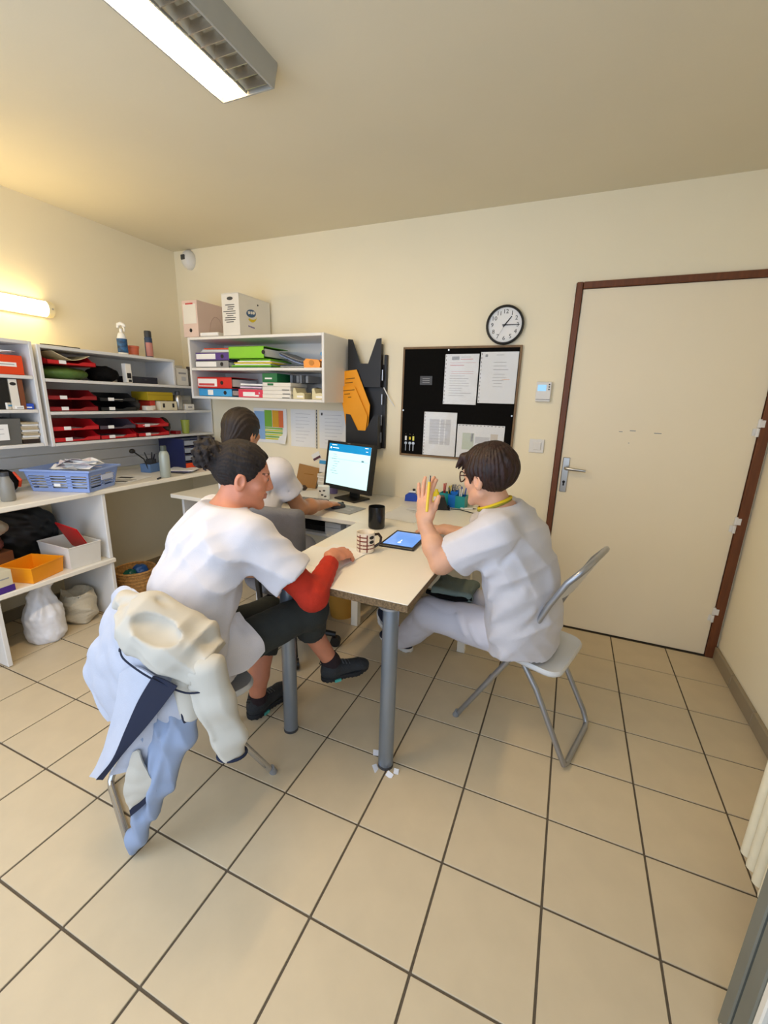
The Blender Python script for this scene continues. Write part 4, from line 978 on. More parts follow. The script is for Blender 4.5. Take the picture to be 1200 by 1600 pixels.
# translucent document sleeve on the desk edge
t = thing('document_sleeve', 'translucent plastic sleeve with papers between black mug and raised hand', 'sleeve', (-.36, 1.68, DZ + e), -.06)
MB().box((0, 0, .0006), (.23, .31, .001)).build('sheet', M_paper, t)
patch([[(-.12 + .24 * u, -.19 + .38 * v, .004 + .004 * ((i + j) % 2)) for i, u in enumerate((0, .5, 1))] for j, v in enumerate((0, .33, .66, 1))], 4, 4, .0006).build('plastic_cover', M_clear, t, smooth=60)
for k in range(3): MB().box((-.02 + .03 * k, .10 - .02 * k, .0013), (.06, .012, .0003), rz=.3).build('printed_mark', M_print, t)
# pen tidy and neighbours
M_teal = mat('teal_plastic', '#0e8f90', .35); M_azure = mat('azure_plastic', '#1f74d0', .3)
t = thing('pen_tidy', 'teal and blue desk tidy full of pens under the notice board', 'pen holder', (-.165, 2.035, DZ + e), -.05)
for k, (x, w, y, d, h, m) in enumerate(((-.058, .075, .02, .07, .085, M_teal), (.0, .050, -.02, .05, .085, M_azure), (.055, .070, -.005, .08, .082, M_teal), (.0, .05, .035, .06, .10, M_azure))): MB().openbox((x, y, 0), (w, d, h), .003, .03).build('compartment', m, t)
for k in range(12):
    x = [-.07, -.05, .005, .05, .065, -.03][k % 6]; y = [.02, .03, .035, -.01, .01, .02][k % 6]; m = [M_red, M_yellow, M_grey, M_paper, M_blue, M_black][k % 6]
    MB().cyl((x + .004 * (k % 3 - 1), y, .004), (x + random.uniform(-.02, .02), y + random.uniform(-.012, .012), .12 + .03 * random.random()), .004, n=8).build('pen', m, t, smooth=40)
b = MB()
for s in (-1, 1): b.tube([(.012 + .013 * math.cos(a) + s * .014, .028, .128 + .015 * math.sin(a)) for a in np.linspace(0, 2 * PI, 12)[:-1]], .0035, 6, closed=True)
o = b.build('scissor_handles', M_steel, t); o['kind'] = 'stuff'
t = thing('glue_bottle', 'yellow bottle between the raised hand and the desk tidy', 'bottle', (-.285, 2.03, DZ + e))
MB().lathe([(.022, 0), (.024, .004), (.024, .07), (.018, .088)], n=20, capt=True, sy=.7).build('bottle', mat('bright_yellow', '#f2d81c', .4), t, smooth=40); MB().lathe([(.012, .088), (.010, .105)], n=14, capt=True).build('cap', mat('bright_yellow', '#f2d81c', .4), t, smooth=40); MB().box((0, -.0173, .042), (.026, .001, .03)).build('label', M_paper, t)
t = thing('stapler', 'blue and white stapler near the wall behind the raised hand', 'stapler', (-.462, 2.045, DZ + e), .2)
MB().prism([(-.05, 0), (.045, 0), (.045, .03), (.02, .055), (-.02, .060), (-.048, .040)], (0, .018, 0), (1, 0, 0), (0, 0, 1), (0, -.036, 0)).build('body', M_blue, t); MB().box((0, 0, .066), (.05, .03, .014), .004).build('white_top', M_paper, t); MB().cyl((.01, 0, .072), (.01, 0, .086), .010, n=12).build('button', M_black, t)
t = thing('phone_stand', 'black wedge-shaped charging stand in front of the desk tidy', 'stand', (-.205, 1.925, DZ + e), .35)
MB().prism([(-.04, 0), (.045, 0), (.030, .012), (.005, .085), (-.022, .085)], (0, .035, 0), (1, 0, 0), (0, 0, 1), (0, -.07, 0)).build('wedge', M_black, t); MB().box((.038, 0, .014), (.012, .066, .012), .003).build('lip', M_black, t)
tag(MB().tube([(-.155, 1.935, DZ + .005), (-.10, 1.95, DZ + .004), (-.05, 1.925, DZ + .004), (0, 1.90, DZ + .004), (.05, 1.905, DZ + .004)], .003, 8).build('cable', M_black, smooth=60), 'black cable trailing across the desk from the charging stand', 'cable')
t = thing('pen', 'white pen with black grip lying by the black cable', 'pen', (-.055, 2.00, DZ + .0055), .35)
MB().cyl((-.05, 0, 0), (.03, 0, 0), .0045, n=10).build('barrel', M_paper, t, smooth=40); MB().cyl((.03, 0, 0), (.055, 0, 0), .0045, .001, n=10).build('grip', M_black, t, smooth=40)
# left part of the desk, beyond the seated woman
t = thing('mouse_mat', 'grey printed mouse mat at the desk front edge', 'mat', (-.760, 1.60, DZ + e), -.15)
MB().box((0, 0, .0015), (.21, .18, .003), .001).build('pad', mat('mat_grey', '#9a9c9c', .8), t)
for k in range(3): MB().box((.02, .03 - .025 * k, .0033), (.09, .008, .0004)).build('print', M_lgr, t)
t = thing('mouse', 'dark computer mouse under the far woman\'s hand', 'mouse', (-.805, 1.600, DZ + .0042), -.5)
sdf_obj('shell', [(lambda p: np.maximum(ell(p, (0, 0, .004), (.030, .052, .032)), -p[:, 2]), (-.035, -.06, -.008), (.035, .06, .04), .004)], M_dgrey, t); MB().cyl((-.004, .03, .026), (.004, .03, .026), .010, n=12).build('wheel', M_black, t, smooth=40)
t = thing('keyboard', 'light keyboard hidden partly behind the far woman\'s arm', 'keyboard', (-1.14, 1.62, DZ + e), .1)
MB().box((0, 0, .009), (.42, .145, .018), .004).build('case', M_dgrey, t)
kb = MB()
for i in range(15):
    for j in range(5): kb.box((-.19 + i * .027, -.052 + j * .026, .020), (.022, .021, .006))
o = kb.build('keys', M_grey, t); o['kind'] = 'stuff'
t = thing('paper_pile', 'white papers on the desk left of the printed mug', 'papers', (-1.17, 1.83, DZ + e), .3)
for k in range(3): MB().box((.01 * k, .008 * k, .001 + k * .0025), (.21, .25, .002), rz=.12 * k).build('sheet', M_paper, t)
t = thing('envelope', 'brown envelope leaning on the wall behind the far woman', 'envelope', (-1.345, 2.055, DZ + e), -.05)
MB().prism([(-.110, 0), (.085, 0), (.095, .155), (-.100, .175)], (0, 0, 0), (1, 0, 0), (0, .28, 1), (0, .003, 0)).build('body', M_cardb, t); MB().prism([(-.04, .10), (.05, .10), (.05, .104), (-.04, .104)], (0, -.0012, 0), (1, 0, 0), (0, .28, 1), (0, .001, 0)).build('handwritten_line', mat('brown_ink', '#8a5a10', .8), t)
t = thing('note_block_stack', 'stack of small white note blocks beside the brown envelope', 'notes', (-1.165, 2.035, DZ + e), -.1)
for k in range(8): MB().box((.003 * (k % 3 - 1), 0, .008 + k * .0165), (.085, .07, .015), .001, rz=.04 * (k % 3 - 1)).build('note_block', [M_paper, M_carton][k % 2], t)
t = thing('card', 'white and blue card propped on the note blocks', 'card', (-1.200, 2.085, DZ + .18), -.1)
MB().box((0, 0, 0), (.085, .003, .10), rot=Matrix.Rotation(-.12, 3, 'X')).build('card', M_paper, t); MB().box((0, -.0032, .028), (.085, .002, .026), rot=Matrix.Rotation(-.12, 3, 'X')).build('blue_band', M_sky, t)
MB().box((0, .01, -.115), (.08, .016, .13)).build('prop_block', M_dgrey, t)
t = thing('photo_card', 'small tilted photo card taped to the wall above the propped card', 'card', (-1.285, YB - .002, .985))
MB().box((0, -.001, 0), (.075, .0015, .055), rot=Matrix.Rotation(-.5, 3, 'Y')).build('card', M_paper, t); MB().box((.006, -.0022, -.014), (.07, .001, .018), rot=Matrix.Rotation(-.5, 3, 'Y')).build('dark_stripe', mat('stripe_plum', '#5a3440', .7), t)
t = thing('leaflet_holder', 'pale folded leaflets standing behind the note blocks', 'leaflets', (-1.115, 2.083, DZ + e))
for k in range(3): MB().box((-.04 + k * .042, 0, .10), (.038, .018, .20 - .01 * k), .001, rot=Matrix.Rotation(0, 3, 'X')).build('leaflet', [M_paper, mat('cream_leaflet', '#e6e0c8', .7), M_paper][k], t)
t = thing('pen_pot', 'lavender pen pot with scissors left of the monitor', 'pen holder', (-1.065, 1.985, DZ + e))
MB().lathe([(.033, 0), (.037, .10), (.034, .10), (.030, .004), (.0005, .004)], n=24).build('pot', mat('lavender_plastic', '#8d7bb0', .45), t, smooth=40)
for k in range(4): MB().cyl((.008 * (k - 1.5), .006 * (-1) ** k, .006), (.015 * (k - 1.5), .012 * (-1) ** k, .14), .004, n=8).build('pen', [M_black, M_purple, M_grey, M_dgrey][k], t, smooth=40)
b = MB()
for s in (-1, 1): b.tube([(-.012 + s * .012, .013 * math.cos(a), .150 + .017 * math.sin(a)) for a in np.linspace(0, 2 * PI, 14)[:-1]], .004, 6, closed=True)
o = b.build('scissors', M_ink, t, smooth=60); o['kind'] = 'stuff'
t = thing('desk_phone', 'brown-framed spectacles case by the brown envelope', 'case', (-1.33, 1.93, DZ + e), .2)
t.name = 'spectacles_case'
MB().box((0, 0, .022), (.13, .06, .042), .018).build('case', mat('dark_brown_case', '#4a3a30', .5), t, smooth=40); MB().box((0, -.0305, .024), (.12, .001, .002)).build('seam', M_ink, t)
t = thing('drawer_tray', 'black tray with a pen on the shelf under the desk', 'tray', (-1.00, 1.60, .6098))
MB().openbox((0, 0, 0), (.34, .24, .035), .004, .04).build('tray', M_black, t); MB().cyl((-.10, -.05, .037), (-.02, -.10, .040), .004, n=8).build('pen', M_dgrey, t)
carton('box_file', 'white box file on the right of the shelf under the desk', 'box', (-.76, 1.60, .6098), (.11, .30, .075), M_white, prints=[('seam', (0, -.1505, .045), (.10, .001, .002), M_grey)])
# ================================================================== on the worktop by the left wall
M_bask = mat('periwinkle_basket', '#8ea6dc', .42, var=.03)
def basket():
    t = thing('laundry_basket', 'pale blue slotted plastic basket heaped with papers on the worktop', 'basket', (-2.210, .868, CT + e), .405)
    X_, Y_, H_ = .372, .278, .125
    def wall(p, q, h0, h1, nm):
        """slotted side between base points p, q and rim points lifted outwards"""
        p, q = Vector(p), Vector(q); d = (q - p); L_ = d.length; d.normalize(); out = Vector((d.y, -d.x, 0))
        def at(u, z): return p + d * (u * L_) + out * (.022 * (z / H_)) + Vector((0, 0, z)) + d * ((u - .5) * .044 * z / H_)
        b = MB()
        def slab(u0, u1, z0, z1):
            v = [at(u0, z0), at(u1, z0), at(u1, z1), at(u0, z1)]; v += [x - out * .003 for x in v]
            b.add(v, [(0, 1, 2, 3), (7, 6, 5, 4), (0, 4, 5, 1), (1, 5, 6, 2), (2, 6, 7, 3), (3, 7, 4, 0)])
        slab(0, 1, 0, .022); slab(0, 1, .096, H_)
        n = max(2, int(L_ / .09))
        us = np.linspace(0, 1, n + 1)
        for u in us: slab(max(0, u - .045 * .3 / L_), min(1, u + .045 * .3 / L_), .022, .096)
        for k in range(4): slab(0, 1, .033 + k * .0165, .0395 + k * .0165)
        b.build(nm, M_bask, t)
    x, y = X_ / 2 - .022, Y_ / 2 - .022
    wall((-x, -y, 0), (x, -y, 0), 0, H_, 'slotted_side'); wall((x, -y, 0), (x, y, 0), 0, H_, 'slotted_side'); wall((x, y, 0), (-x, y, 0), 0, H_, 'slotted_side'); wall((-x, y, 0), (-x, -y, 0), 0, H_, 'slotted_side')
    MB().box((0, 0, .002), (2 * x, 2 * y, .004)).build('base', M_bask, t)
    X2, Y2 = X_ / 2 + .008, Y_ / 2 + .008
    MB().tube([(-X2, -Y2, H_), (X2, -Y2, H_), (X2, Y2, H_), (-X2, Y2, H_)], .006, 8, closed=True).build('rim', M_bask, t, smooth=40)
    MB().box((0, -Y_ / 2 - .003, .045), (.035, .004, .016)).build('white_sticker', M_paper, t); MB().box((X_ / 2 + .0, .02, .075), (.004, .11, .03)).build('label_plate', mat('pale_label', '#c9d3ee', .5), t)
    return t
basket()
rn = random.Random(21)
t = thing('paper_heap', 'crumpled white papers heaped in the pale blue basket', 'papers', (-2.210, .868, CT + .008), .405)
for k in range(9): MB().box((rn.uniform(-.02, .02), rn.uniform(-.015, .015), .010 + k * .0095), (.27, .19, .006), rz=rn.uniform(-.08, .08)).build('sheet_pile', [M_paper, mat('cream_booklet', '#cfc4ae', .7), M_paper][k % 3], t)
for k in range(9):
    cx, cy = rn.uniform(-.07, .07), rn.uniform(-.03, .03); a = rn.uniform(0, 6)
    g = patch([[(cx + (u - .5) * .17 * math.cos(a) - (v - .5) * .12 * math.sin(a), cy + (u - .5) * .13 * math.sin(a) + (v - .5) * .10 * math.cos(a), .112 + .004 * k + rn.uniform(-.012, .034)) for u in (0, .5, 1)] for v in (0, .5, 1)], 3, 3, .0012)
    g.build('crumpled_sheet', [M_paper, M_paper, mat('pinkish_paper', '#e3d5d6', .7)][k % 3], t)
t = thing('water_bottle', 'pale metal water bottle with dark cap on the far worktop', 'bottle', (-2.085, 1.405, CT + e))
MB().lathe([(.031, 0), (.034, .006), (.034, .150), (.028, .172), (.019, .184)], n=28, capt=True).build('body', mat('pale_sage_metal', '#aeb6ac', .4, .2), t, smooth=50); MB().lathe([(.020, .1845), (.020, .215), (.017, .219)], n=20, capt=True).build('cap', mat('dark_sage', '#4d564f', .5), t, smooth=50)
tag(MB().box((-2.055, 1.325, CT + .006), (.012, .055, .010), .003, rz=.5).build('marker', M_black), 'short black marker lying in front of the pale bottle', 'marker')
t = thing('pen_holder', 'blue-grey pen holder with dark pens near the back of the worktop', 'pen holder', (-2.36, 1.510, CT + e), .2)
MB().openbox((0, 0, 0), (.085, .11, .062), .003, .02).build('box', mat('slate_blue_plastic', '#5f7fae', .4), t); MB().openbox((0, .01, .001), (.05, .05, .092), .003).build('inner_cup', M_dgrey, t)
for k in range(8): MB().cyl((.005 * (k % 3 - 1), .01 + .007 * (k % 4 - 1.5), .008), (.035 * math.cos(k * 2.1), .01 + .045 * math.sin(k * 2.1), .13 + .008 * (k % 3)), .004, n=8).build('pen', [M_black, M_dgrey, M_ink, M_purple][k % 4], t, smooth=40)
t = thing('desk_microphone', 'black bulb-tipped gooseneck stick rising from the pen holder', 'stick', (-2.345, 1.44, CT + e))
MB().tube([(.02, .03, .004), (.0, .01, .10), (-.02, -.05, .158)], .005, 8).build('stem', M_black, t, smooth=50)
sdf_obj('bulb', [(lambda p: ell(p, (-.022, -.06, .163), (.018, .022, .017)), (-.05, -.09, .14), (.01, -.03, .19), .005)], M_black, t)
t = thing('drawer_tower', 'dark blue stack of translucent letter drawers in the worktop corner', 'drawers', (-2.33, 1.84, CT + e), -.1)
M_navy = mat('navy_plastic', '#1b2352', .4); M_smoke = mat('smoky_translucent_plastic', '#8b93a4', .3)
for s in (-1, 1): MB().box((0, s * .143, .118), (.30, .006, .236)).build('side_panel', M_navy, t)
for k in range(5): MB().box((0, 0, .003 + k * .0575), (.30, .28, .005)).build('divider', M_navy, t)
for k in range(4): MB().box((.145, 0, .034 + k * .0575), (.008, .272, .036), .002).build('drawer_front', M_smoke if k else M_or, t)
t = thing('notebook_pile', 'open papers and thin notebooks in front of the pen holder', 'notebooks', (-2.20, 1.62, CT + e), .2)
for k, m in enumerate((M_dgrey, mat('violet_grey_card', '#6b6a8a', .6), M_paper)): MB().box((.01 * k, .012 * k, .003 + k * .006), (.20, .16, .005), rz=.15 * k).build('notebook', m, t)
t = thing('printed_page', 'white page with dark print lying behind the basket', 'paper', (-2.23, 1.205, CT + e), .35)
MB().box((0, 0, .001), (.21, .27, .0014)).build('page', M_paper, t)
for k, (x, y, w, h) in enumerate(((-.03, .05, .10, .05), (.02, -.02, .14, .01), (.02, -.05, .12, .01), (.03, -.09, .08, .03))): MB().box((x, y, .002), (w, h, .0003)).build('printed_block', M_dgrey, t)
t = thing('tool_bag', 'black bag with bright orange strap at the left end of the worktop', 'bag', (0, 0, 0))
o = bagblob('body', 'x', 'x', (-2.40, .585, CT + .062), (.085, .085, .072), M_softblk, 2, .008, 40); o.parent = t
for q in ('label', 'category'): del o[q]
MB().tube([(-2.36, .655, CT + .03), (-2.33, .650, CT + .07), (-2.36, .635, CT + .115)], .008, 8, flat=.5).build('orange_strap', M_or, t)
t = thing('flask_bottle', 'grey bottle at the left frame edge in front of the black bag', 'bottle', (-2.165, .500, CT + e))
MB().lathe([(.028, 0), (.032, .006), (.032, .09), (.022, .115), (.018, .13)], n=24, capt=True).build('body', mat('stone_grey_metal', '#8a8880', .4), t, smooth=50); MB().lathe([(.019, .1305), (.019, .15)], n=18, capt=True).build('cap', M_dgrey, t, smooth=50)
# ================================================================== under the worktop
def tub(name, label, cat, loc, d, m, rz=0, taper=.07):
    t = thing(name, label, cat, loc, rz)
    MB().openbox((0, 0, 0), d, .003, taper).build('body', m, t)
    X2, Y2, H_ = d[0] / 2, d[1] / 2, d[2]
    MB().tube([(-X2, -Y2, H_), (X2, -Y2, H_), (X2, Y2, H_), (-X2, Y2, H_)], .0042, 8, closed=True).build('rim', m, t, smooth=40)
    return t
tub('storage_tub', 'bright orange plastic tub on the front of the lower worktop shelf', 'tub', (-2.160, .545, LS + e), (.20, .205, .085), M_yel, .30)
tub('storage_tub', 'white plastic tub holding a red folder on the lower worktop shelf', 'tub', (-2.205, .780, LS + e), (.30, .185, .130), M_carton, -.02)
t = thing('folder', 'red folder sticking out of the white tub', 'folder', (-2.165, .790, LS + .03), .0)
rot = Matrix.Rotation(-.55, 3, 'Y') @ Matrix.Rotation(.50, 3, 'X')
MB().box((0, 0, .125), (.17, .008, .20), rot=Matrix.Rotation(.50, 3, 'X') @ Matrix.Rotation(.16, 3, 'Y')).build('cover', M_red, t); MB().box((0, .006, .125), (.16, .004, .195), rot=Matrix.Rotation(.50, 3, 'X') @ Matrix.Rotation(.16, 3, 'Y')).build('pages', M_paper, t)
bagblob('backpack', 'black backpack at the back of the lower worktop shelf', 'bag', (-2.495, .70, LS + .165), (.085, .18, .165), mat('black_nylon', '#121414', .5), 5, .012, 25)
t = carton('carton', 'beige carton on top of the black backpack', 'box', (-2.45, .70, LS + .338), (.14, .17, .035), mat('beige_carton', '#b9ae98', .7), rz=.2)
carton('carton', 'brown cardboard box behind the orange tub', 'box', (-2.39, .445, LS + e), (.22, .15, .135), mat('rust_cardboard', '#7d4a22', .8, var=.1), rz=.1)
bagblob('cloth_bundle', 'dull reddish cloth bundle on the brown box', 'cloth', (-2.36, .43, LS + .185), (.10, .09, .055), mat('dull_red_cloth', '#6e3a30', .9), 3, .012, 35)
bagblob('cushion', 'small beige cushion on top of the reddish cloth', 'cushion', (-2.34, .475, LS + .27), (.075, .075, .045), mat('beige_cloth', '#a89b84', .9), 7, .008, 35)
carton('medicine_carton', 'cream carton with violet base at the left frame edge', 'box', (-2.085, .345, LS + e), (.09, .09, .115), mat('cream_carton', '#d9d0b4', .7), rz=.1, prints=[('violet_base', (.0455, 0, .018), (.001, .10, .034), M_purple), ('caption', (.0455, 0, .075), (.001, .06, .006), M_print)])
# floor bags
def plastic_bag():
    def fn(p):
        d = loft(p, [(-2.20, .575, .05), (-2.20, .575, .15), (-2.215, .58, .25), (-2.22, .59, .35)], [.098, .092, .056, .028], [.11, .095, .05, .026], (0, 1, 0), .03)
        d = smin(d, cone(p, (-2.215, .62, .30), (-2.20, .70, .385), .022, .012), .02); d = smin(d, cone(p, (-2.215, .59, .32), (-2.23, .55, .39), .02, .012), .02)
        for k in range(9):
            a = k * .7 + .3; d = d + fold(p, (-2.21, .59, .33), (-2.20 + .20 * math.cos(a), .575 + .20 * math.sin(a), .05), .014, .008 * (1 if k % 2 else -1))
        return np.maximum(d - .006 * ripple(p, (.7, .7, .1), 90, 3, 1, 12) - .005 * crease(p, 55, 3), -p[:, 2])
    return sdf_obj('plastic_bag', [(fn, (-2.42, .40, -.02), (-1.98, .80, .372), .007)], M_bag)
tag(plastic_bag(), 'knotted thin white plastic bag on the floor under the worktop', 'bag')
def tote():
    def fn(p):
        d = loft(p, [(-2.245, .800, .07), (-2.245, .800, .17)], [.092, .088], [.120, .105], (0, 1, 0), .03)
        d = d - .010 * ripple(p, (.2, .5, .8), 75, 3, 2, 12) - .006 * crease(p, 50, 4)
        d = np.maximum(d, p[:, 2] - .205 - .040 * wob(p, 20, 5))
        d = np.maximum(d, -(ell(p, (-2.235, .800, .22), (.085, .085, .08)) + .012 * wob(p, 50, 3)))
        return np.maximum(d, -p[:, 2])
    o = sdf_obj('tote_bag', [(fn, (-2.42, .63, -.02), (-2.06, .94, .32), .007)], M_tote)
    return o
tag(tote(), 'beige canvas bag with an open crumpled top beside the white plastic bag', 'bag')
t = thing('wicker_basket', 'round wicker waste basket holding blue and green wrappers', 'basket', (-2.21, 1.18, e))
MB().lathe([(.095, 0), (.130, .215), (.124, .215), (.090, .006), (.0005, .006)], n=32).build('woven_body', M_wick, t, smooth=40)
for k in range(8): MB().tube([((.0975 + .0044 * k) * math.cos(a), (.0975 + .0044 * k) * math.sin(a), .012 + .0265 * k) for a in np.linspace(0, 2 * PI, 29)[:-1]], .005, 6, closed=True).build('woven_hoop', M_wick, t, smooth=40)
MB().tube([(.128 * math.cos(a), .128 * math.sin(a), .215) for a in np.linspace(0, 2 * PI, 33)[:-1]], .008, 8, closed=True).build('rim', M_wick, t, smooth=40)
bagblob('wrapper', 'shiny blue wrapper in the wicker basket', 'wrapper', (-2.20, 1.215, .190), (.05, .045, .05), mat('wrapper_blue', '#1d4f8f', .3), 2, .012, 40)
bagblob('wrapper', 'dark green wrapper in the wicker basket', 'wrapper', (-2.20, 1.135, .18), (.045, .045, .05), mat('wrapper_green', '#0f5a50', .35), 4, .012, 40)
t = thing('waste_bin', 'round tan-yellow bin under the desk behind the table leg', 'bin', (-.775, 1.60, e))
M_tanbin = mat('tan_yellow_plastic', '#c8933c', .5)
MB().lathe([(.078, 0), (.105, .28), (.101, .28), (.074, .005), (.0005, .005)], n=32).build('body', M_tanbin, t, smooth=40); MB().tube([(.104 * math.cos(a), .104 * math.sin(a), .28) for a in np.linspace(0, 2 * PI, 33)[:-1]], .006, 8, closed=True).build('rim', M_tanbin, t, smooth=40)


# ================================================================== people
M_skinA = mat('skin_warm', '#d08868', 0.5, var=.05, vscale=25, sss=.08); M_skinC = mat('skin_light', '#dba584', 0.5, var=.05, vscale=25, sss=.08); M_skinB = mat('skin_tan', '#c48a64', 0.5, var=.05, vscale=25, sss=.08)
M_lip = mat('lips', '#b5705e', 0.45); M_brow = mat('brow_hair', '#6b4630', 0.8)
M_cloth = mat('white_cotton', '#cfcccf', 0.85, var=.012, vscale=30, bump=.12, bscale=350, sheen=.15)
M_hairA = mat('dark_brown_hair', '#180d07', 0.75, var=.35, vscale=60, bump=.35, bscale=120, stretch=(1, 1, .35))
M_hairB = mat('smooth_brown_hair', '#1f120a', 0.6, var=.25, vscale=60, bump=.25, bscale=140, stretch=(1, 1, .25))
M_hairC = mat('auburn_hair', '#260c04', 0.55, var=.45, vscale=50, bump=.35, bscale=120, stretch=(1, 1, .35))
M_trouA = mat('charcoal_green_cloth', '#2c302d', 0.85, var=.08, vscale=30, bump=.15, bscale=200)
M_trouC = mat('white_trouser_cotton', '#d2d0d8', 0.85, var=.015, bump=.12, bscale=300)
M_redk = mat('rust_red_knit', '#b5290f', 0.9, var=.08, vscale=40, bump=.25, bscale=260)
M_eye = mat('eye_white', '#e8e4df', .2); M_iris = mat('eye_iris', '#2b1c14', .2)
def unit(v): v = np.array(v, float); return v / np.linalg.norm(v)
def frame(fwd, up=(0, 0, 1), roll=0.0):
    y = unit(fwd); x = unit(np.cross(y, up)); z = np.cross(x, y)
    if roll: x, z = x * math.cos(roll) + z * math.sin(roll), z * math.cos(roll) - x * math.sin(roll)
    return np.stack([x, y, z], 1).astype(np.float32)            # columns
EAR = (.077, -.006, -.012)
def head_sdf(q):
    ax = np.abs(q[:, 0]); m = q.copy(); m[:, 0] = ax             # the face is symmetrical
    d = ell(q, (0, -.012, .030), (.074, .095, .083))
    d = smin(d, ell(q, (0, .030, -.025), (.058, .062, .083)), .03)
    d = smin(d, cone(m, (.047, .004, -.058), (.012, .072, -.098), .022, .017), .025)
    d = smin(d, ell(q, (0, .076, -.097), (.018, .014, .014)), .015)
    d = smin(d, ell(m, (.043, .058, -.022), (.022, .020, .018)), .02)
    d = smin(d, ell(m, (.028, .080, .027), (.024, .012, .009)), .012)
    s = ell(m, (.031, .096, .008), (.017, .014, .012)); d = -smin(-d, s, .012)
    d = smin(d, cone(q, (0, .088, .012), (0, .104, -.026), .0075, .0110), .012)
    d = smin(d, ell(m, (.010, .094, -.032), (.009, .011, .008)), .006)
    lid = np.maximum(np.sqrt(((m - V(.031, .0765, .007)) ** 2).sum(1)) - .0142, -np.maximum(np.abs(q[:, 2] - .0055) - .0045, .0865 - q[:, 1])); d = np.minimum(d, lid)
    d = smin(d, cone(m, (0, .0915, -.056), (.020, .083, -.059), .0058, .004), .005)
    d = smin(d, cone(m, (0, .0900, -.067), (.017, .082, -.065), .0066, .004), .005)
    e1 = np.maximum(ell(m, EAR, (.012, .020, .033)), -ell(m, (EAR[0] + .010, EAR[1] + .003, EAR[2] + .004), (.008, .011, .019)))
    d = smin(d, e1, .008)
    return d
def head_mat(L):
    """0 skin, 1 lips, 2 brows in head coordinates"""
    ax = np.abs(L[:, 0]); r = np.zeros(len(L), int)
    r[(L[:, 1] > .078) & (ax < .023) & (L[:, 2] < -.0515) & (L[:, 2] > -.0745)] = 1
    r[(L[:, 1] > .065) & (ax > .012) & (ax < .050) & (np.abs(L[:, 2] - .0290 + .12 * (ax - .03)) < .0042)] = 2
    return r
FX = (.027, .009, -.010, -.027); FY = (.088, .093, .089, .081)
FL = ((.042, .026, .021), (.047, .029, .022), (.043, .027, .022), (.033, .021, .019)); FR_ = (.0092, .0095, .0090, .0080)
def hand_sdf(p, wrist, fingers, dorsal, right, curl, spread=.06, thumb=(.6, .5, -.25), sc=1.0):
    """wrist position, finger direction, back-of-hand normal; curl: per finger (three bends)"""
    y = unit(fingers); z = unit(np.array(dorsal, float) - y * np.dot(dorsal, y)); x = np.cross(y, z)
    M = np.stack([x, y, z], 1).astype(np.float32); q = ((p - V(*wrist)) @ M) / sc
    ts = -1 if right else 1
    palm = loft(q, [(0, -.03, 0), (0, .02, 0), (0, .075, 0)], [.026, .034, .041], [.021, .016, .014], (1, 0, 0), .02)
    palm = smin(palm, ell(q, (ts * .024, .032, -.010), (.017, .032, .015)), .015)
    fing = None
    for i in range(4):
        a = np.array([ts * FX[i], FY[i], 0.0]); ang = 0; pts = [a - np.array([0, .03, .002]), a]; sp = spread * (1.5 - i)
        for j in range(3):
            ang += curl[i][j]; dvec = np.array([ts * math.sin(sp) * math.cos(ang), math.cos(ang) * math.cos(sp), -math.sin(ang)]); pts.append(pts[-1] + dvec * FL[i][j])
        r = FR_[i]; d = chain(q, pts, [r * 1.05, r * 1.06, r, r * .92, r * .80], .004)
        fing = d if fing is None else np.minimum(fing, d)
    t0 = np.array([ts * .026, .022, -.008]); dv = unit((ts * thumb[0], thumb[1], thumb[2])); t1 = t0 + dv * .040; dv2 = unit((ts * thumb[0] * .7, thumb[1] + .15, thumb[2])); t2 = t1 + dv2 * .030; t3 = t2 + dv2 * .022
    th = chain(q, [t0, t1, t2, t3], [.014, .0115, .0102, .0085], .006)
    return smin(smin(palm, fing, .009), th, .010) * sc
def curls(*a): return [(c, c * 1.1, c * .7) for c in a]
def eyes(parent, c, M):
    for s in (-1, 1):
        p = np.array(c) + M @ np.array([s * .031, .0765, .007])
        e_ = sdf_obj('eye', [((lambda P: (lambda q: q)(np.sqrt(((P - V(*p)) ** 2).sum(1)) - .0128)), p - .016, p + .016, .003)], M_eye, parent)
        g = np.array(c) + M @ np.array([s * .031, .0882, .006]); 
        MB().cyl(g, g + (M @ np.array([0, .0018, 0])), .0060, n=14).build('iris', M_iris, e_)
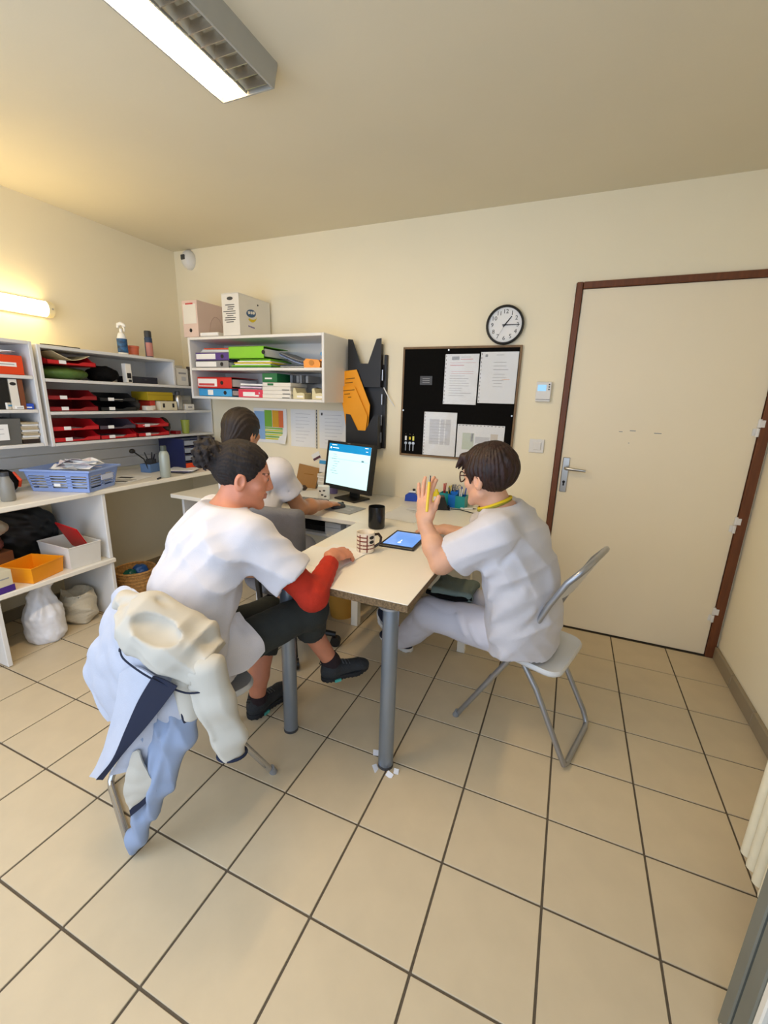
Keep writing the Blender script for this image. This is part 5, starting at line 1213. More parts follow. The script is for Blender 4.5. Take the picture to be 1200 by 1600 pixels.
def shoe(parent, heel, toe, up, m, msole, mlace, tread=None, name='shoe'):
    """heel and toe = points under the sole at its two ends; up = towards the ankle"""
    heel, toe = np.array(heel), np.array(toe); Ln = np.linalg.norm(toe - heel); s = Ln / .27
    c = (heel + toe) / 2; y = unit(toe - heel); z = unit(np.array(up) - y * np.dot(up, y)); x = np.cross(y, z); M = np.stack([x, y, z], 1).astype(np.float32)
    def loc(p): return ((p - V(*c)) @ M) / s
    def upper(p):
        q = loc(p)
        d = ell(q, (0, -.086, .048), (.036, .046, .050)); d = smin(d, cone(q, (0, -.07, .050), (0, .065, .036), .042, .036), .03)
        d = smin(d, ell(q, (0, .088, .032), (.043, .046, .030)), .02); d = smin(d, cone(q, (0, -.072, .06), (0, -.080, .098), .040, .037), .02)
        d = np.maximum(d, -cone(q, (0, -.072, .085), (0, -.082, .13), .030, .030))
        d = d + fold(q, (-.03, .045, .06), (.03, .045, .06), .006, -.003) + fold(q, (-.044, -.03, .03), (-.04, .05, .03), .004, .002) + fold(q, (.044, -.03, .03), (.04, .05, .03), .004, .002)
        return np.maximum(d, .014 - q[:, 2]) * s
    def sole(p):
        q = loc(p); f = q.copy(); f[:, 2] = 0
        o = smin(smin(cone(f, (0, -.090, 0), (0, -.088, 0), .039, .039), cone(f, (0, -.088, 0), (0, .05, 0), .034, .046), .02), cone(f, (0, .05, 0), (0, .092, 0), .047, .040), .02)
        zc = .012 + np.maximum(0, q[:, 1] - .06) * .18
        return np.maximum(o, np.abs(q[:, 2] - zc) - .012 - .002 * np.sign(np.sin(q[:, 1] * 330)) * (q[:, 2] < .006)) * s
    R_ = np.array([abs(M[i, 0]) * .055 + abs(M[i, 1]) * .145 + abs(M[i, 2]) * .02 for i in range(3)]) * s
    cc = c + M @ np.array([0, 0, .06]) * s; R2 = np.array([abs(M[i, 0]) * .052 + abs(M[i, 1]) * .145 + abs(M[i, 2]) * .082 for i in range(3)]) * s
    sh = sdf_obj(name, [(upper, cc - R2, cc + R2, .0042)], m, parent)
    cs = c + M @ np.array([0, 0, .014]) * s
    sdf_obj('sole', [(sole, cs - R_ - .012, cs + R_ + .012, .0042)], msole, sh)
    b = MB(); W_ = lambda a: c + (M @ np.array(a)) * s
    for k in range(5):
        yy = -.022 + k * .017; zz = .092 - k * .0062
        b.tube([W_((-.024, yy, zz - .010)), W_((0, yy + .004, zz)), W_((.024, yy + .006, zz - .010))], .0034, 6)
    o = b.build('laces', mlace, sh, smooth=60); o['kind'] = 'stuff'
    MB().tube([W_((0, -.124, .088)), W_((0, -.138, .100)), W_((0, -.132, .112)), W_((0, -.116, .104))], .0035, 6, flat=.6).build('heel_loop', m, sh, smooth=60)
    if tread is not None:
        MB().box(W_((.034, -.055, .004)), (.02, .03, .012), rot=Matrix([[M[i, j] for j in range(3)] for i in range(3)])).build('sole_insert', tread, sh)
    return sh
def hair_shell(q, r, cz, gz, gy, ear=True, c_y=-.014):
    d = ell(q, (0, c_y, cz), r)
    g = np.interp(q[:, 2], gz, gy)
    d = np.maximum(d, (q[:, 1] - g) * .8)
    if ear:
        m = q.copy(); m[:, 0] = np.abs(m[:, 0]); d = np.maximum(d, -ell(m, (EAR[0] + .012, EAR[1] + .006, EAR[2] - .006), (.035, .024, .032)))
    return d
def box_of(*pts, m=.08):
    a = np.array(pts, float); return a.min(0) - m, a.max(0) + m

# ------------------------------------------------------------------ front woman: bun, white tunic, red sleeves
cA = (-.585, .487, 1.135); MA = frame((.76, .63, -.20)); RA = (.91, -.42, 0); FA = (.42, .91, 0)
A_sr, A_er, A_wr = (-.475, .385, .945), (-.275, .465, .728), (-.337, .725, .790)
A_sl, A_el, A_wl = (-.795, .545, .945), (-.79, .70, .80), (-.625, .690, .782)
def A_body(p):
    q = (p - V(*cA)) @ MA
    d = head_sdf(q)
    d = smin(d, cone(p, (-.600, .465, 1.085), (-.632, .435, .995), .052, .060), .025)
    d = smin(d, loft(p, [(-.63, .43, .98), (-.65, .37, .88), (-.67, .29, .70), (-.655, .23, .50)], [.12, .15, .14, .16], [.07, .09, .10, .11], RA, .05), .03)
    d = smin(d, chain(p, [A_sr, A_er], [.05, .040], .02), .03); d = smin(d, chain(p, [A_er, A_wr], [.038, .026], .02), .02)
    d = smin(d, chain(p, [A_sl, A_el, A_wl], [.05, .038, .026], .02), .03)
    d = smin(d, hand_sdf(p, A_wr, (.25, .92, -.10), (.25, -.05, .96), True, curls(.55, .70, .80, .85), .05, (.55, .75, -.35), .95), .012)
    d = smin(d, hand_sdf(p, A_wl, (.95, .22, -.16), (.10, .25, .96), False, curls(.30, .35, .40, .45), .05, (.7, .6, -.2), .95), .012)
    for pts, rs in (([(-.58, .23, .50), (-.388, .625, .580), (-.428, .682, .440), (-.378, .752, .275)], [.065, .055, .046, .036]), ([(-.735, .30, .50), (-.64, .67, .47), (-.655, .60, .20), (-.66, .59, .10)], [.065, .056, .044, .036])):
        d = smin(d, chain(p, pts, rs, .02), .03)
    return d
hA = np.array(cA)
Aparts = [(A_body, hA - (.13, .13, .155), hA + (.15, .15, .14), .0034),
          (A_body, (-.44, .68, .71), (-.22, .96, .87), .0028), (A_body, (-.68, .60, .70), (-.43, .82, .84), .0028),
          (A_body, (-.90, .10, .38), (-.22, .80, .99), .009), (A_body, (-.75, .50, .08), (-.27, .86, .40), .007)]
P_A = sdf_obj('person', Aparts, [M_skinA, M_lip, M_brow], None, lambda c: head_mat((c - np.array(cA)) @ MA) * (np.linalg.norm(c - np.array(cA), axis=1) < .16))
tag(P_A, 'seated woman with messy brown bun, white tunic over red sleeves, writing at the table', 'person')
eyes(P_A, cA, MA)
def A_hair(p):
    q = (p - V(*cA)) @ MA
    d = hair_shell(q, (.083, .106, .096), .034, (-.12, -.085, -.05, -.015, .02, .05, .085, .12, .2), (-.045, -.045, -.03, .012, .048, .066, .074, .07, .05))
    v = q - V(0, -.125, .060); phi = np.arctan2(v[:, 0], v[:, 2] + .05 - .02 * 0)
    d = d + .0015 * np.sin(phi * 38 + 9 * wob(q, 30, 1)) + .003 * wob(q, 45, 2) - .006 * crease(q, 34, 1)
    b_ = ell(q, (0, -.124, .058), (.056, .044, .052))
    for k in range(7):
        a = k * .9; a2 = a + 1.6
        b_ = smin(b_, chain(q, [(.046 * math.cos(a), -.125 + .02 * math.sin(2 * a), .058 + .044 * math.sin(a)), (.030 * math.cos(a + .8), -.158, .058 + .03 * math.sin(a + .8)), (.046 * math.cos(a2), -.130, .058 + .044 * math.sin(a2))], [.011, .014, .010], .008), .008)
    b_ = b_ - .016 * crease(q, 60, 3) + .004 * wob(q, 110, 3) + .003 * np.sin(q[:, 0] * 260 + 5 * wob(q, 40, 4))
    d = smin(d, b_, .012)
    for k in range(9):                                             # flyaway strands around the bun
        a = k * .75; d = smin(d, chain(q, [(.05 * math.cos(a), -.12, .06 + .045 * math.sin(a)), (.062 * math.cos(a + .2), -.135, .06 + .060 * math.sin(a + .2)), (.066 * math.cos(a + .5), -.125, .06 + .064 * math.sin(a + .5))], [.006, .0035, .002], .004), .006)
    return d
sdf_obj('hair', [(A_hair, hA - (.22, .24, .14), hA + (.16, .15, .17), .0038)], M_hairA, P_A)
# tunic
AE = unit(np.array(A_er) - np.array(A_sr))
A_hem = np.array(A_sr) + AE * .205
def A_tunic(p):
    d = loft(p, [(-.645, .235, .425), (-.665, .245, .58), (-.672, .30, .74), (-.655, .372, .88), (-.638, .415, .965), (-.628, .437, 1.015)], [.225, .190, .190, .190, .145, .075], [.155, .128, .128, .118, .092, .066], RA, .045)
    sl = chain(p, [A_sr, A_hem, np.array(A_sr) + AE * .25], [.078, .082, .084], .02)
    sl = smin(sl, cone(p, (-.60, .41, .965), A_sr, .07, .076), .03)
    sl = np.maximum(sl, (p - V(*A_hem)) @ V(*AE))
    inner = cone(p, A_hem - AE * .05, np.array(A_sr) + AE * .30, .066, .072)
    sl2 = chain(p, [A_sl, (-.80, .67, .83)], [.078, .082], .02); sl2 = np.maximum(sl2, (p - V(-.797, .65, .85)) @ V(*unit((0, .66, -.75))))
    d = smin(d, sl, .035); d = smin(d, sl2, .035)
    d = np.maximum(d, -inner)
    # folds across the back, pulled from shoulder to waist, and at the arm hole
    for a, b, w, am in (((-.74, .26, .93), (-.60, .20, .74), .020, .007), ((-.76, .24, .84), (-.60, .17, .66), .022, .008), ((-.78, .22, .75), (-.62, .14, .57), .022, .009), ((-.60, .24, .86), (-.52, .22, .70), .018, .008), ((-.52, .27, .83), (-.56, .16, .62), .020, .010), ((-.50, .30, .78), (-.47, .22, .58), .018, .010), ((-.68, .13, .64), (-.52, .14, .54), .020, .010), ((-.56, .29, .95), (-.50, .27, .82), .010, -.006), ((-.62, .27, .97), (-.62, .17, .70), .006, -.003)):
        d = d + fold(p, a, b, w, am)
    d = d - .0075 * ripple(p, (.62, -.25, .74), 62, 3.2, 1, 6) - .0045 * ripple(p, (.75, -.3, -.58), 95, 3, 3, 8) - .002 * wob(p, 40, 2)
    d = np.maximum(d, -cone(p, (-.618, .452, 1.06), (-.628, .437, 1.0), .066, .055))
    d = np.maximum(d, (p - V(-.63, .43, 1.035)) @ V(.05, .12, 1))
    return np.maximum(d, .475 + .02 * wob(p, 12, 3) - p[:, 2])
sdf_obj('tunic', [(A_tunic, (-.95, .03, .40), (-.24, .74, 1.06), .0062)], M_cloth, P_A)
# loose side flap of the tunic hanging over the seat edge
fl_ = patch([[(-.555, .185, .66), (-.515, .225, .68), (-.495, .275, .69), (-.492, .325, .68)], [(-.545, .160, .60), (-.490, .212, .61), (-.450, .275, .625), (-.440, .335, .62)], [(-.535, .155, .55), (-.475, .200, .555), (-.422, .272, .565), (-.405, .338, .58)], [(-.525, .160, .505), (-.470, .200, .500), (-.410, .265, .512), (-.398, .335, .545)]], 6, 6, .004, .005, 30, 2)
fl_.build('tunic_flap', M_cloth, P_A, smooth=60)
# red knitted sleeves under the tunic
def A_red(p):
    d = chain(p, [np.array(A_sr) + AE * .10, A_er], [.056, .050], .02)
    w = np.array(A_er) + (np.array(A_wr) - np.array(A_er)) * .80
    d = smin(d, chain(p, [A_er, w], [.052, .036], .02), .03)
    d = np.maximum(d, (p - V(*w)) @ V(*unit(np.array(A_wr) - np.array(A_er))))
    d = d + fold(p, (-.31, .50, .775), (-.25, .50, .73), .012, -.007) + fold(p, (-.32, .53, .765), (-.27, .56, .735), .010, -.005) + .002 * wob(p, 60, 3)
    return d
sdf_obj('sleeve', [(A_red, (-.50, .36, .64), (-.20, .74, .90), .005)], M_redk, P_A)
sdf_obj('sleeve', [(lambda p: chain(p, [A_sl, A_el, (-.67, .692, .785)], [.055, .046, .035], .02), (-.88, .5, .74), (-.62, .76, .90), .008)], M_redk, P_A)
# trousers
def A_trou(p):
    d = None
    for pts, rs in (([(-.595, .24, .495), (-.390, .622, .578), (-.428, .682, .440)], [.082, .072, .064]), ([(-.735, .30, .485), (-.64, .67, .475), (-.652, .605, .225)], [.098, .072, .060])):
        e_ = chain(p, pts, rs, .03); n_ = unit(np.array(pts[2]) - np.array(pts[1])); e_ = np.maximum(e_, (p - V(*pts[2])) @ V(*n_))
        d = e_ if d is None else smin(d, e_, .02)
    d = smin(d, loft(p, [(-.66, .23, .53), (-.655, .225, .47)], [.135, .145], [.11, .12], RA, .03), .04)
    d = d + fold(p, (-.43, .50, .62), (-.36, .60, .50), .012, .006) + fold(p, (-.38, .62, .47), (-.33, .66, .44), .010, .006) - .005 * crease(p, 26, 2)
    return np.maximum(d, .424 - p[:, 2] - .5 * np.maximum(0, p[:, 1] - .38))
sdf_obj('trousers', [(A_trou, (-.90, .05, .14), (-.25, .80, .66), .007)], M_trouA, P_A)
M_shoeA = mat('dark_grey_trekking_fabric', '#2b2e31', 0.75, var=.15, vscale=40, bump=.3, bscale=160); M_soleA = mat('black_rubber', '#1b1c1e', .8); M_teal2 = mat('mint_rubber', '#4fb3a6', .6)
shoe(P_A, (-.402, .716, .172), (-.245, .898, .178), (-.06, -.04, 1), M_shoeA, M_soleA, mat('grey_lace', '#55585a', .8), M_teal2)
shoe(P_A, (-.672, .535, .002), (-.640, .790, .002), (0, 0, 1), M_shoeA, M_soleA, mat('grey_lace', '#55585a', .8), M_teal2)
M_sock = mat('dark_plum_sock', '#2a1c20', .9)
MB().tube([(-.382, .747, .285), (-.372, .757, .262), (-.368, .762, .245)], [.041, .043, .043], 14).build('sock', M_sock, P_A, smooth=60); MB().tube([(-.660, .592, .105), (-.661, .59, .085), (-.661, .59, .07)], [.041, .042, .042], 14).build('sock', M_sock, P_A, smooth=60)
JK = {
'shell': [
  [(-0.864, 0.132, 0.747), (-0.806, 0.145, 0.787), (-0.688, 0.118, 0.791), (-0.579, 0.110, 0.757), (-0.486, 0.113, 0.708)],
  [(-0.880, 0.082, 0.634), (-0.671, 0.023, 0.747), (-0.532, -0.003, 0.767), (-0.456, 0.018, 0.725), (-0.385, 0.055, 0.672)],
  [(-0.941, 0.051, 0.494), (-0.767, 0.022, 0.569), (-0.579, -0.015, 0.636), (-0.466, -0.006, 0.634), (-0.382, 0.040, 0.613)],
  [(-0.902, 0.040, 0.397), (-0.757, 0.017, 0.456), (-0.593, -0.018, 0.524), (-0.469, -0.023, 0.559), (-0.394, 0.012, 0.571)],
  [(-0.826, 0.030, 0.327), (-0.724, 0.008, 0.376), (-0.614, -0.011, 0.420), (-0.518, -0.016, 0.459), (-0.451, 0.009, 0.487)],
],
'front': [
  [(-0.649, -0.020, 0.603), (-0.572, -0.034, 0.656), (-0.506, -0.041, 0.672), (-0.438, -0.047, 0.665)],
  [(-0.666, -0.034, 0.499), (-0.596, -0.043, 0.541), (-0.541, -0.048, 0.557), (-0.511, -0.050, 0.565)],
  [(-0.706, -0.050, 0.381), (-0.645, -0.060, 0.413), (-0.598, -0.067, 0.436), (-0.579, -0.068, 0.444)],
  [(-0.743, -0.072, 0.276), (-0.698, -0.078, 0.308), (-0.669, -0.084, 0.325), (-0.644, -0.088, 0.332)],
  [(-0.770, -0.086, 0.230), (-0.731, -0.092, 0.250), (-0.710, -0.097, 0.261), (-0.697, -0.101, 0.266)],
],
'navy': [
  [(-0.470, -0.045, 0.661), (-0.433, -0.042, 0.659), (-0.391, -0.038, 0.649)],
  [(-0.537, -0.048, 0.565), (-0.486, -0.042, 0.576), (-0.447, -0.037, 0.577)],
  [(-0.585, -0.066, 0.462), (-0.550, -0.057, 0.480), (-0.521, -0.051, 0.479)],
  [(-0.635, -0.083, 0.355), (-0.618, -0.078, 0.369), (-0.604, -0.071, 0.373)],
  [(-0.701, -0.100, 0.266), (-0.692, -0.096, 0.267), (-0.681, -0.092, 0.267)],
],
'inner': [
  [(-0.525, -0.043, 0.533), (-0.498, -0.030, 0.559), (-0.476, -0.022, 0.573)],
  [(-0.577, -0.058, 0.437), (-0.535, -0.044, 0.464), (-0.504, -0.027, 0.480)],
  [(-0.626, -0.072, 0.342), (-0.577, -0.051, 0.362), (-0.533, -0.024, 0.375)],
  [(-0.666, -0.084, 0.279), (-0.605, -0.059, 0.296), (-0.572, -0.032, 0.304)],
],
'cuffflap': [
  [(-0.580, -0.059, 0.377), (-0.566, -0.057, 0.386), (-0.557, -0.054, 0.382)],
  [(-0.601, -0.076, 0.292), (-0.563, -0.063, 0.320), (-0.534, -0.049, 0.304)],
  [(-0.606, -0.085, 0.226), (-0.567, -0.074, 0.246), (-0.518, -0.044, 0.258)],
  [(-0.593, -0.082, 0.178), (-0.584, -0.080, 0.190), (-0.556, -0.064, 0.217)],
],
'cuffnavy': [
  [(-0.515, -0.043, 0.263), (-0.513, -0.044, 0.257), (-0.513, -0.045, 0.249)],
  [(-0.555, -0.065, 0.218), (-0.552, -0.066, 0.208), (-0.550, -0.067, 0.200)],
  [(-0.594, -0.083, 0.179), (-0.592, -0.084, 0.168), (-0.590, -0.085, 0.158)],
],
}
# ------------------------------------------------------------------ woman with glasses on the right-hand chair
cC = (.226, .962, 1.137); MC = frame((-.90, .40, -.14)); SC_ = (.28, .96, 0)
C_sl, C_el, C_wl = (.290, .850, .945), (.088, .852, .785), (-.010, .900, .938)
C_sr, C_er, C_wr = (.280, 1.165, .945), (.125, 1.275, .785), (-.035, 1.345, .782)
def C_hand(p): return hand_sdf(p, C_wl, (-.06, .12, .99), (-.42, -.90, .05), False, [(.10, .22, .15), (.22, .30, .2), (.06, .16, .12), (-.02, .10, .1)], .11, (.52, .92, -.10), 1.0)
def C_body(p):
    d = head_sdf((p - V(*cC)) @ MC)
    d = smin(d, cone(p, (.243, .972, 1.075), (.287, .985, .975), .054, .066), .025)
    d = smin(d, loft(p, [(.295, .99, .96), (.345, 1.0, .86), (.395, 1.02, .70), (.41, 1.03, .50)], [.13, .16, .16, .17], [.08, .10, .11, .12], SC_, .05), .03)
    d = smin(d, chain(p, [C_sl, C_el], [.052, .043], .02), .03); d = smin(d, chain(p, [C_el, (.05, .868, .845), C_wl], [.041, .043, .027], .03), .025)
    d = smin(d, chain(p, [C_sr, C_er], [.052, .041], .02), .03); d = smin(d, chain(p, [C_er, C_wr], [.040, .026], .02), .025)
    d = smin(d, C_hand(p), .012)
    d = smin(d, hand_sdf(p, C_wr, (-.97, .22, -.10), (-.10, .05, .97), True, curls(.25, .3, .35, .4), .05, (.6, .7, -.2), .98), .012)
    for pts, rs in (([(.40, .94, .49), (.01, 1.035, .455), (-.215, 1.27, .115)], [.06, .056, .038]), ([(.41, 1.12, .49), (.03, 1.20, .455), (-.205, 1.39, .10)], [.06, .056, .038])): d = smin(d, chain(p, pts, rs, .02), .03)
    return d
hC = np.array(cC)
Cparts = [(C_body, hC - (.15, .15, .150), hC + (.14, .13, .14), .0034), (C_body, (-.11, .80, .90), (.13, .99, 1.14), .0026), (C_body, (-.08, .78, .735), (.24, .97, .93), .005),
          (C_body, (-.27, 1.10, .735), (.25, 1.46, .90), .0042), (C_body, (-.27, .80, .09), (.56, 1.33, 1.0), .010)]
P_C = sdf_obj('person', Cparts, [M_skinC, M_lip, M_brow], None, lambda c: head_mat((c - hC) @ MC) * (np.linalg.norm(c - hC, axis=1) < .16))
tag(P_C, 'seated woman with short auburn hair and glasses, white tunic, raising her hand with a pen', 'person')
eyes(P_C, cC, MC)
def C_hair(p):
    q = (p - V(*cC)) @ MC
    d = hair_shell(q, (.091, .116, .103), .038, (-.14, -.095, -.065, -.035, -.01, .02, .045, .065, .10, .14), (-.060, -.055, -.040, -.012, .020, .052, .085, .098, .100, .08), ear=False)
    d = np.maximum(d, -ell(q * V(1, 1, 1), (EAR[0] + .014, EAR[1] + .008, EAR[2] - .010), (.036, .030, .034))); d = np.maximum(d, -ell(q, (-EAR[0] - .014, EAR[1] + .008, EAR[2] - .010), (.036, .030, .034)))
    phi = np.arctan2(q[:, 0], q[:, 1] + .02)
    d = d + .0018 * np.sin(phi * 34 + 7 * wob(q, 25, 2)) + .003 * wob(q, 45, 1) - .007 * crease(q, 26, 3)
    for k in range(6):                                             # fringe tufts
        x = -.05 + k * .02; d = smin(d, cone(q, (x, .080, .085), (x - .012, .108 + .004 * (k % 2), .044 - .006 * (k % 3)), .016, .004), .014)
    for s in (-1, 1): d = smin(d, cone(q, (s * .074, .035, .03), (s * .074, .032, -.018), .012, .004), .012)
    return np.maximum(d, -.088 - q[:, 2] + .2 * np.maximum(0, q[:, 1] + .02))
sdf_obj('hair', [(C_hair, hC - (.15, .15, .13), hC + (.16, .14, .17), .0038)], M_hairC, P_C)
W_ = lambda a: tuple(hC + MC @ np.array(a))
gl = None
M_tort = mat('tortoiseshell', '#4a2c1a', .3, var=.4, vscale=60)
for s in (-1, 1):
    b = MB().tube([W_((s * .034 + .0245 * math.cos(a), .106 - .012 * abs(math.cos(a)) * (1 if s * math.cos(a) > 0 else .2), .004 + .021 * math.sin(a))) for a in np.linspace(0, 2 * PI, 25)[:-1]], .0028, 8, closed=True)
    if s == 1: b.tube([W_((-.010, .109, .010)), W_((0, .113, .012)), W_((.010, .109, .010))], .0026, 8)
    b.tube([W_((s * .0585, .094, .012)), W_((s * .070, .060, .012)), W_((s * .080, .008, .012)), W_((s * .080, -.012, .0))], .0026, 8)
    if gl is None: gl = b
    else: gl.v += [x for x in b.v]; gl.f += [tuple(i + len(gl.v) - len(b.v) for i in f) for f in b.f]
go = gl.build('glasses', M_tort, P_C, smooth=60)
for s in (-1, 1):
    ln = [W_((s * .034 + .0235 * math.cos(a), .106 - .012 * abs(math.cos(a)) * (1 if s * math.cos(a) > 0 else .2), .004 + .020 * math.sin(a))) for a in np.linspace(0, 2 * PI, 21)[:-1]]
    MB().add(ln, [tuple(range(20))]).build('lens', M_clear, go)
# tunic
CE = unit(np.array(C_el) - np.array(C_sl)); C_hem = np.array(C_sl) + CE * .185; CER = unit(np.array(C_er) - np.array(C_sr)); C_hemr = np.array(C_sr) + CER * .15
def C_tunic(p):
    d = loft(p, [(.425, 1.04, .425), (.418, 1.035, .55), (.392, 1.02, .72), (.345, 1.0, .86), (.303, .99, .955), (.286, .985, 1.005)], [.215, .210, .200, .195, .150, .080], [.140, .138, .132, .125, .098, .072], SC_, .045)
    sl = chain(p, [C_sl, C_hem, np.array(C_sl) + CE * .24], [.080, .086, .09], .02); sl = smin(sl, cone(p, (.30, .95, .965), C_sl, .075, .078), .03)
    sl = np.maximum(sl, (p - V(*C_hem)) @ V(*unit(CE + np.array([0, 0, .0]))))
    s2 = chain(p, [C_sr, C_hemr, np.array(C_sr) + CER * .2], [.078, .082, .085], .02); s2 = smin(s2, cone(p, (.295, 1.06, .965), C_sr, .075, .076), .03); s2 = np.maximum(s2, (p - V(*C_hemr)) @ V(*CER))
    d = smin(smin(d, sl, .035), s2, .035)
    d = np.maximum(d, -cone(p, C_hem - CE * .045, np.array(C_sl) + CE * .30, .066, .074)); d = np.maximum(d, -cone(p, C_hemr - CER * .04, np.array(C_sr) + CER * .3, .064, .07))
    for a, b, w, am in (((.34, .83, .86), (.25, .80, .76), .016, .009), ((.36, .83, .80), (.27, .82, .66), .020, .010), ((.42, .83, .74), (.28, .82, .56), .022, .010), ((.47, .84, .66), (.30, .83, .50), .020, .010), ((.30, .80, .90), (.20, .78, .82), .014, .006), ((.46, .86, .58), (.36, .82, .44), .018, .009), ((.38, .84, .93), (.33, .80, .84), .012, -.008), ((.50, .95, .80), (.52, .90, .58), .025, .006)):
        d = d + fold(p, a, b, w, am)
    d = d - .0070 * ripple(p, (-.55, .2, .8), 58, 3.0, 4, 6) - .004 * ripple(p, (.7, .2, .6), 95, 3, 1, 8)
    d = np.maximum(d, -cone(p, (.272, .98, 1.055), (.286, .985, .985), .073, .060)); d = np.maximum(d, (p - V(.285, .985, 1.030)) @ V(-.22, 0, 1))
    return np.maximum(d, .428 + .02 * wob(p, 12, 1) - p[:, 2])
sdf_obj('tunic', [(C_tunic, (.04, .70, .39), (.62, 1.34, 1.06), .0062)], M_cloth, P_C)
MB().tube([tuple(C_hem - CE * .022 + (np.cross(CE, (0, 0, 1)) / np.linalg.norm(np.cross(CE, (0, 0, 1)))) * (.0845 * math.cos(a)) + np.cross(CE, np.cross(CE, (0, 0, 1)) / np.linalg.norm(np.cross(CE, (0, 0, 1)))) * (.0845 * math.sin(a))) for a in np.linspace(0, 2 * PI, 31)[:-1]], .0016, 5, closed=True).build('hem_seam', M_cloth, P_C, smooth=60)
def C_trou(p):
    d = None
    for pts, rs in (([(.40, .945, .485), (.01, 1.035, .460), (-.200, 1.255, .140)], [.100, .076, .066]), ([(.41, 1.12, .485), (.03, 1.20, .460), (-.195, 1.385, .12)], [.100, .076, .062])):
        e_ = chain(p, pts, rs, .03); n_ = unit(np.array(pts[2]) - np.array(pts[1])); e_ = np.maximum(e_, (p - V(*pts[2])) @ V(*n_)); d = e_ if d is None else smin(d, e_, .02)
    for a, b, w, am in (((.20, .90, .47), (.14, .94, .55), .014, .008), ((.26, .88, .45), (.20, .90, .54), .014, .008), ((.02, .99, .41), (-.05, 1.02, .50), .014, -.008), ((-.15, 1.17, .20), (-.12, 1.22, .26), .012, .008)): d = d + fold(p, a, b, w, am)
    d = d - .006 * crease(p, 26, 5)
    return np.maximum(d, .416 + .06 * (p[:, 0] - .45) - p[:, 2] - .6 * np.maximum(0, .22 - p[:, 0]))
sdf_obj('trousers', [(C_trou, (-.30, .80, .05), (.56, 1.36, .62), .007)], M_trouC, P_C)
shoe(P_C, (-.262, 1.335, .022), (-.418, 1.395, .225), (.80, -.40, .45), mat('navy_canvas', '#15182c', .8, bump=.2, bscale=160), mat('white_rubber', '#dcd9d2', .6), mat('coral_lace', '#d8505c', .8), None)
shoe(P_C, (-.185, 1.375, .002), (-.42, 1.45, .002), (0, 0, 1), MATS['navy_canvas'], MATS['white_rubber'], MATS['coral_lace'], None)
M_lan = mat('yellow_lanyard', '#e5c312', .7)
def ring_pts(r, dz, n=22): return [(.258 - .063 * math.cos(a), .978 + r * math.sin(a), 1.020 + dz + .030 * -math.cos(a)) for a in np.linspace(0, 2 * PI, n + 1)[:-1]]
ly = MB().tube(ring_pts(.064, .014), .0036, 6, closed=True, flat=1.6); ly.build('lanyard', M_lan, P_C, smooth=60)
ly = MB().tube(ring_pts(.067, .006), .0032, 6, closed=True, flat=1.6); ly.build('lanyard', mat('olive_lanyard', '#8f8a2a', .7), P_C, smooth=60)
# pen in the raised hand
t = thing('pen', 'yellow pen with silver clip held in the raised hand', 'pen', (0, 0, 0))
pa, pb = np.array((.015, .852, .992)), np.array((.004, .905, 1.130)); u_ = pb - pa
MB().cyl(pa, pa + u_ * .82, .0062, n=12).build('barrel', mat('pen_yellow', '#e8c63a', .35), t, smooth=40); MB().cyl(pa + u_ * .82, pb, .0058, .004, n=12).build('silver_top', M_steel, t, smooth=40); MB().box(pa + u_ * .90 + np.array((.004, -.005, 0)), (.003, .004, .03)).build('clip', M_ink, t)
# grey-green bag on her lap
def lapbag(p):
    return rbox(p, (.085, 1.12, .572), (.105, .095, .020), .018) - .012 * ripple(p, (.6, .7, .2), 60, 3, 2, 9) - .006 * wob(p, 30, 3)
o = sdf_obj('lap_bag', [(lapbag, (.0, 1.02, .50), (.23, 1.24, .68), .006)], mat('grey_green_fabric', '#6d7a70', .9, bump=.2, bscale=120))
tag(o, 'grey-green cloth bag with black trim on the lap of the woman with glasses', 'bag')
MB().tube([(-.02, 1.04, .562), (.05, 1.025, .558), (.12, 1.02, .560), (.19, 1.04, .57)], .012, 8).build('black_trim', M_softblk, o, smooth=60)

# ------------------------------------------------------------------ far woman at the monitor
cB = (-1.130, 1.120, 1.232); MB_ = frame((.05, .99, -.10)); SB = (.97, -.25, 0)
B_sr, B_er, B_wr = (-.905, 1.120, 1.035), (-.850, 1.235, .815), (-.838, 1.495, .785)
def B_body(p):
    d = head_sdf((p - V(*cB)) @ MB_)
    d = smin(d, cone(p, (-1.125, 1.105, 1.17), (-1.11, 1.09, 1.07), .052, .062), .025)
    d = smin(d, loft(p, [(-1.105, 1.09, 1.04), (-1.08, 1.08, .90), (-1.05, 1.08, .70), (-1.03, 1.08, .52)], [.13, .15, .15, .17], [.07, .09, .10, .12], SB, .05), .03)
    d = smin(d, chain(p, [B_sr, B_er], [.05, .041], .02), .03); d = smin(d, chain(p, [B_er, (-.842, 1.33, .805), B_wr], [.042, .042, .026], .03), .025)
    d = smin(d, hand_sdf(p, B_wr, (.18, .97, -.12), (.0, .12, .99), True, curls(.22, .28, .30, .35), .08, (.7, .6, -.3), .98), .012)
    d = smin(d, chain(p, [(-1.30, 1.16, 1.03), (-1.30, 1.32, .83), (-1.16, 1.46, .815)], [.05, .041, .03], .02), .03)
    d = smin(d, hand_sdf(p, (-1.16, 1.46, .815), (.3, .9, -.1), (0, .1, .99), False, curls(.25, .3, .3, .35), .06, (.6, .7, -.3), .98), .012)
    for s in (-1, 1): d = smin(d, chain(p, [(-1.08 + s * .09, 1.04, .53), (-1.05 + s * .10, 1.42, .50), (-1.05 + s * .10, 1.45, .10), (-1.05 + s * .1, 1.56, .045)], [.085, .058, .042, .035], .02), .03)
    return d
hB = np.array(cB)
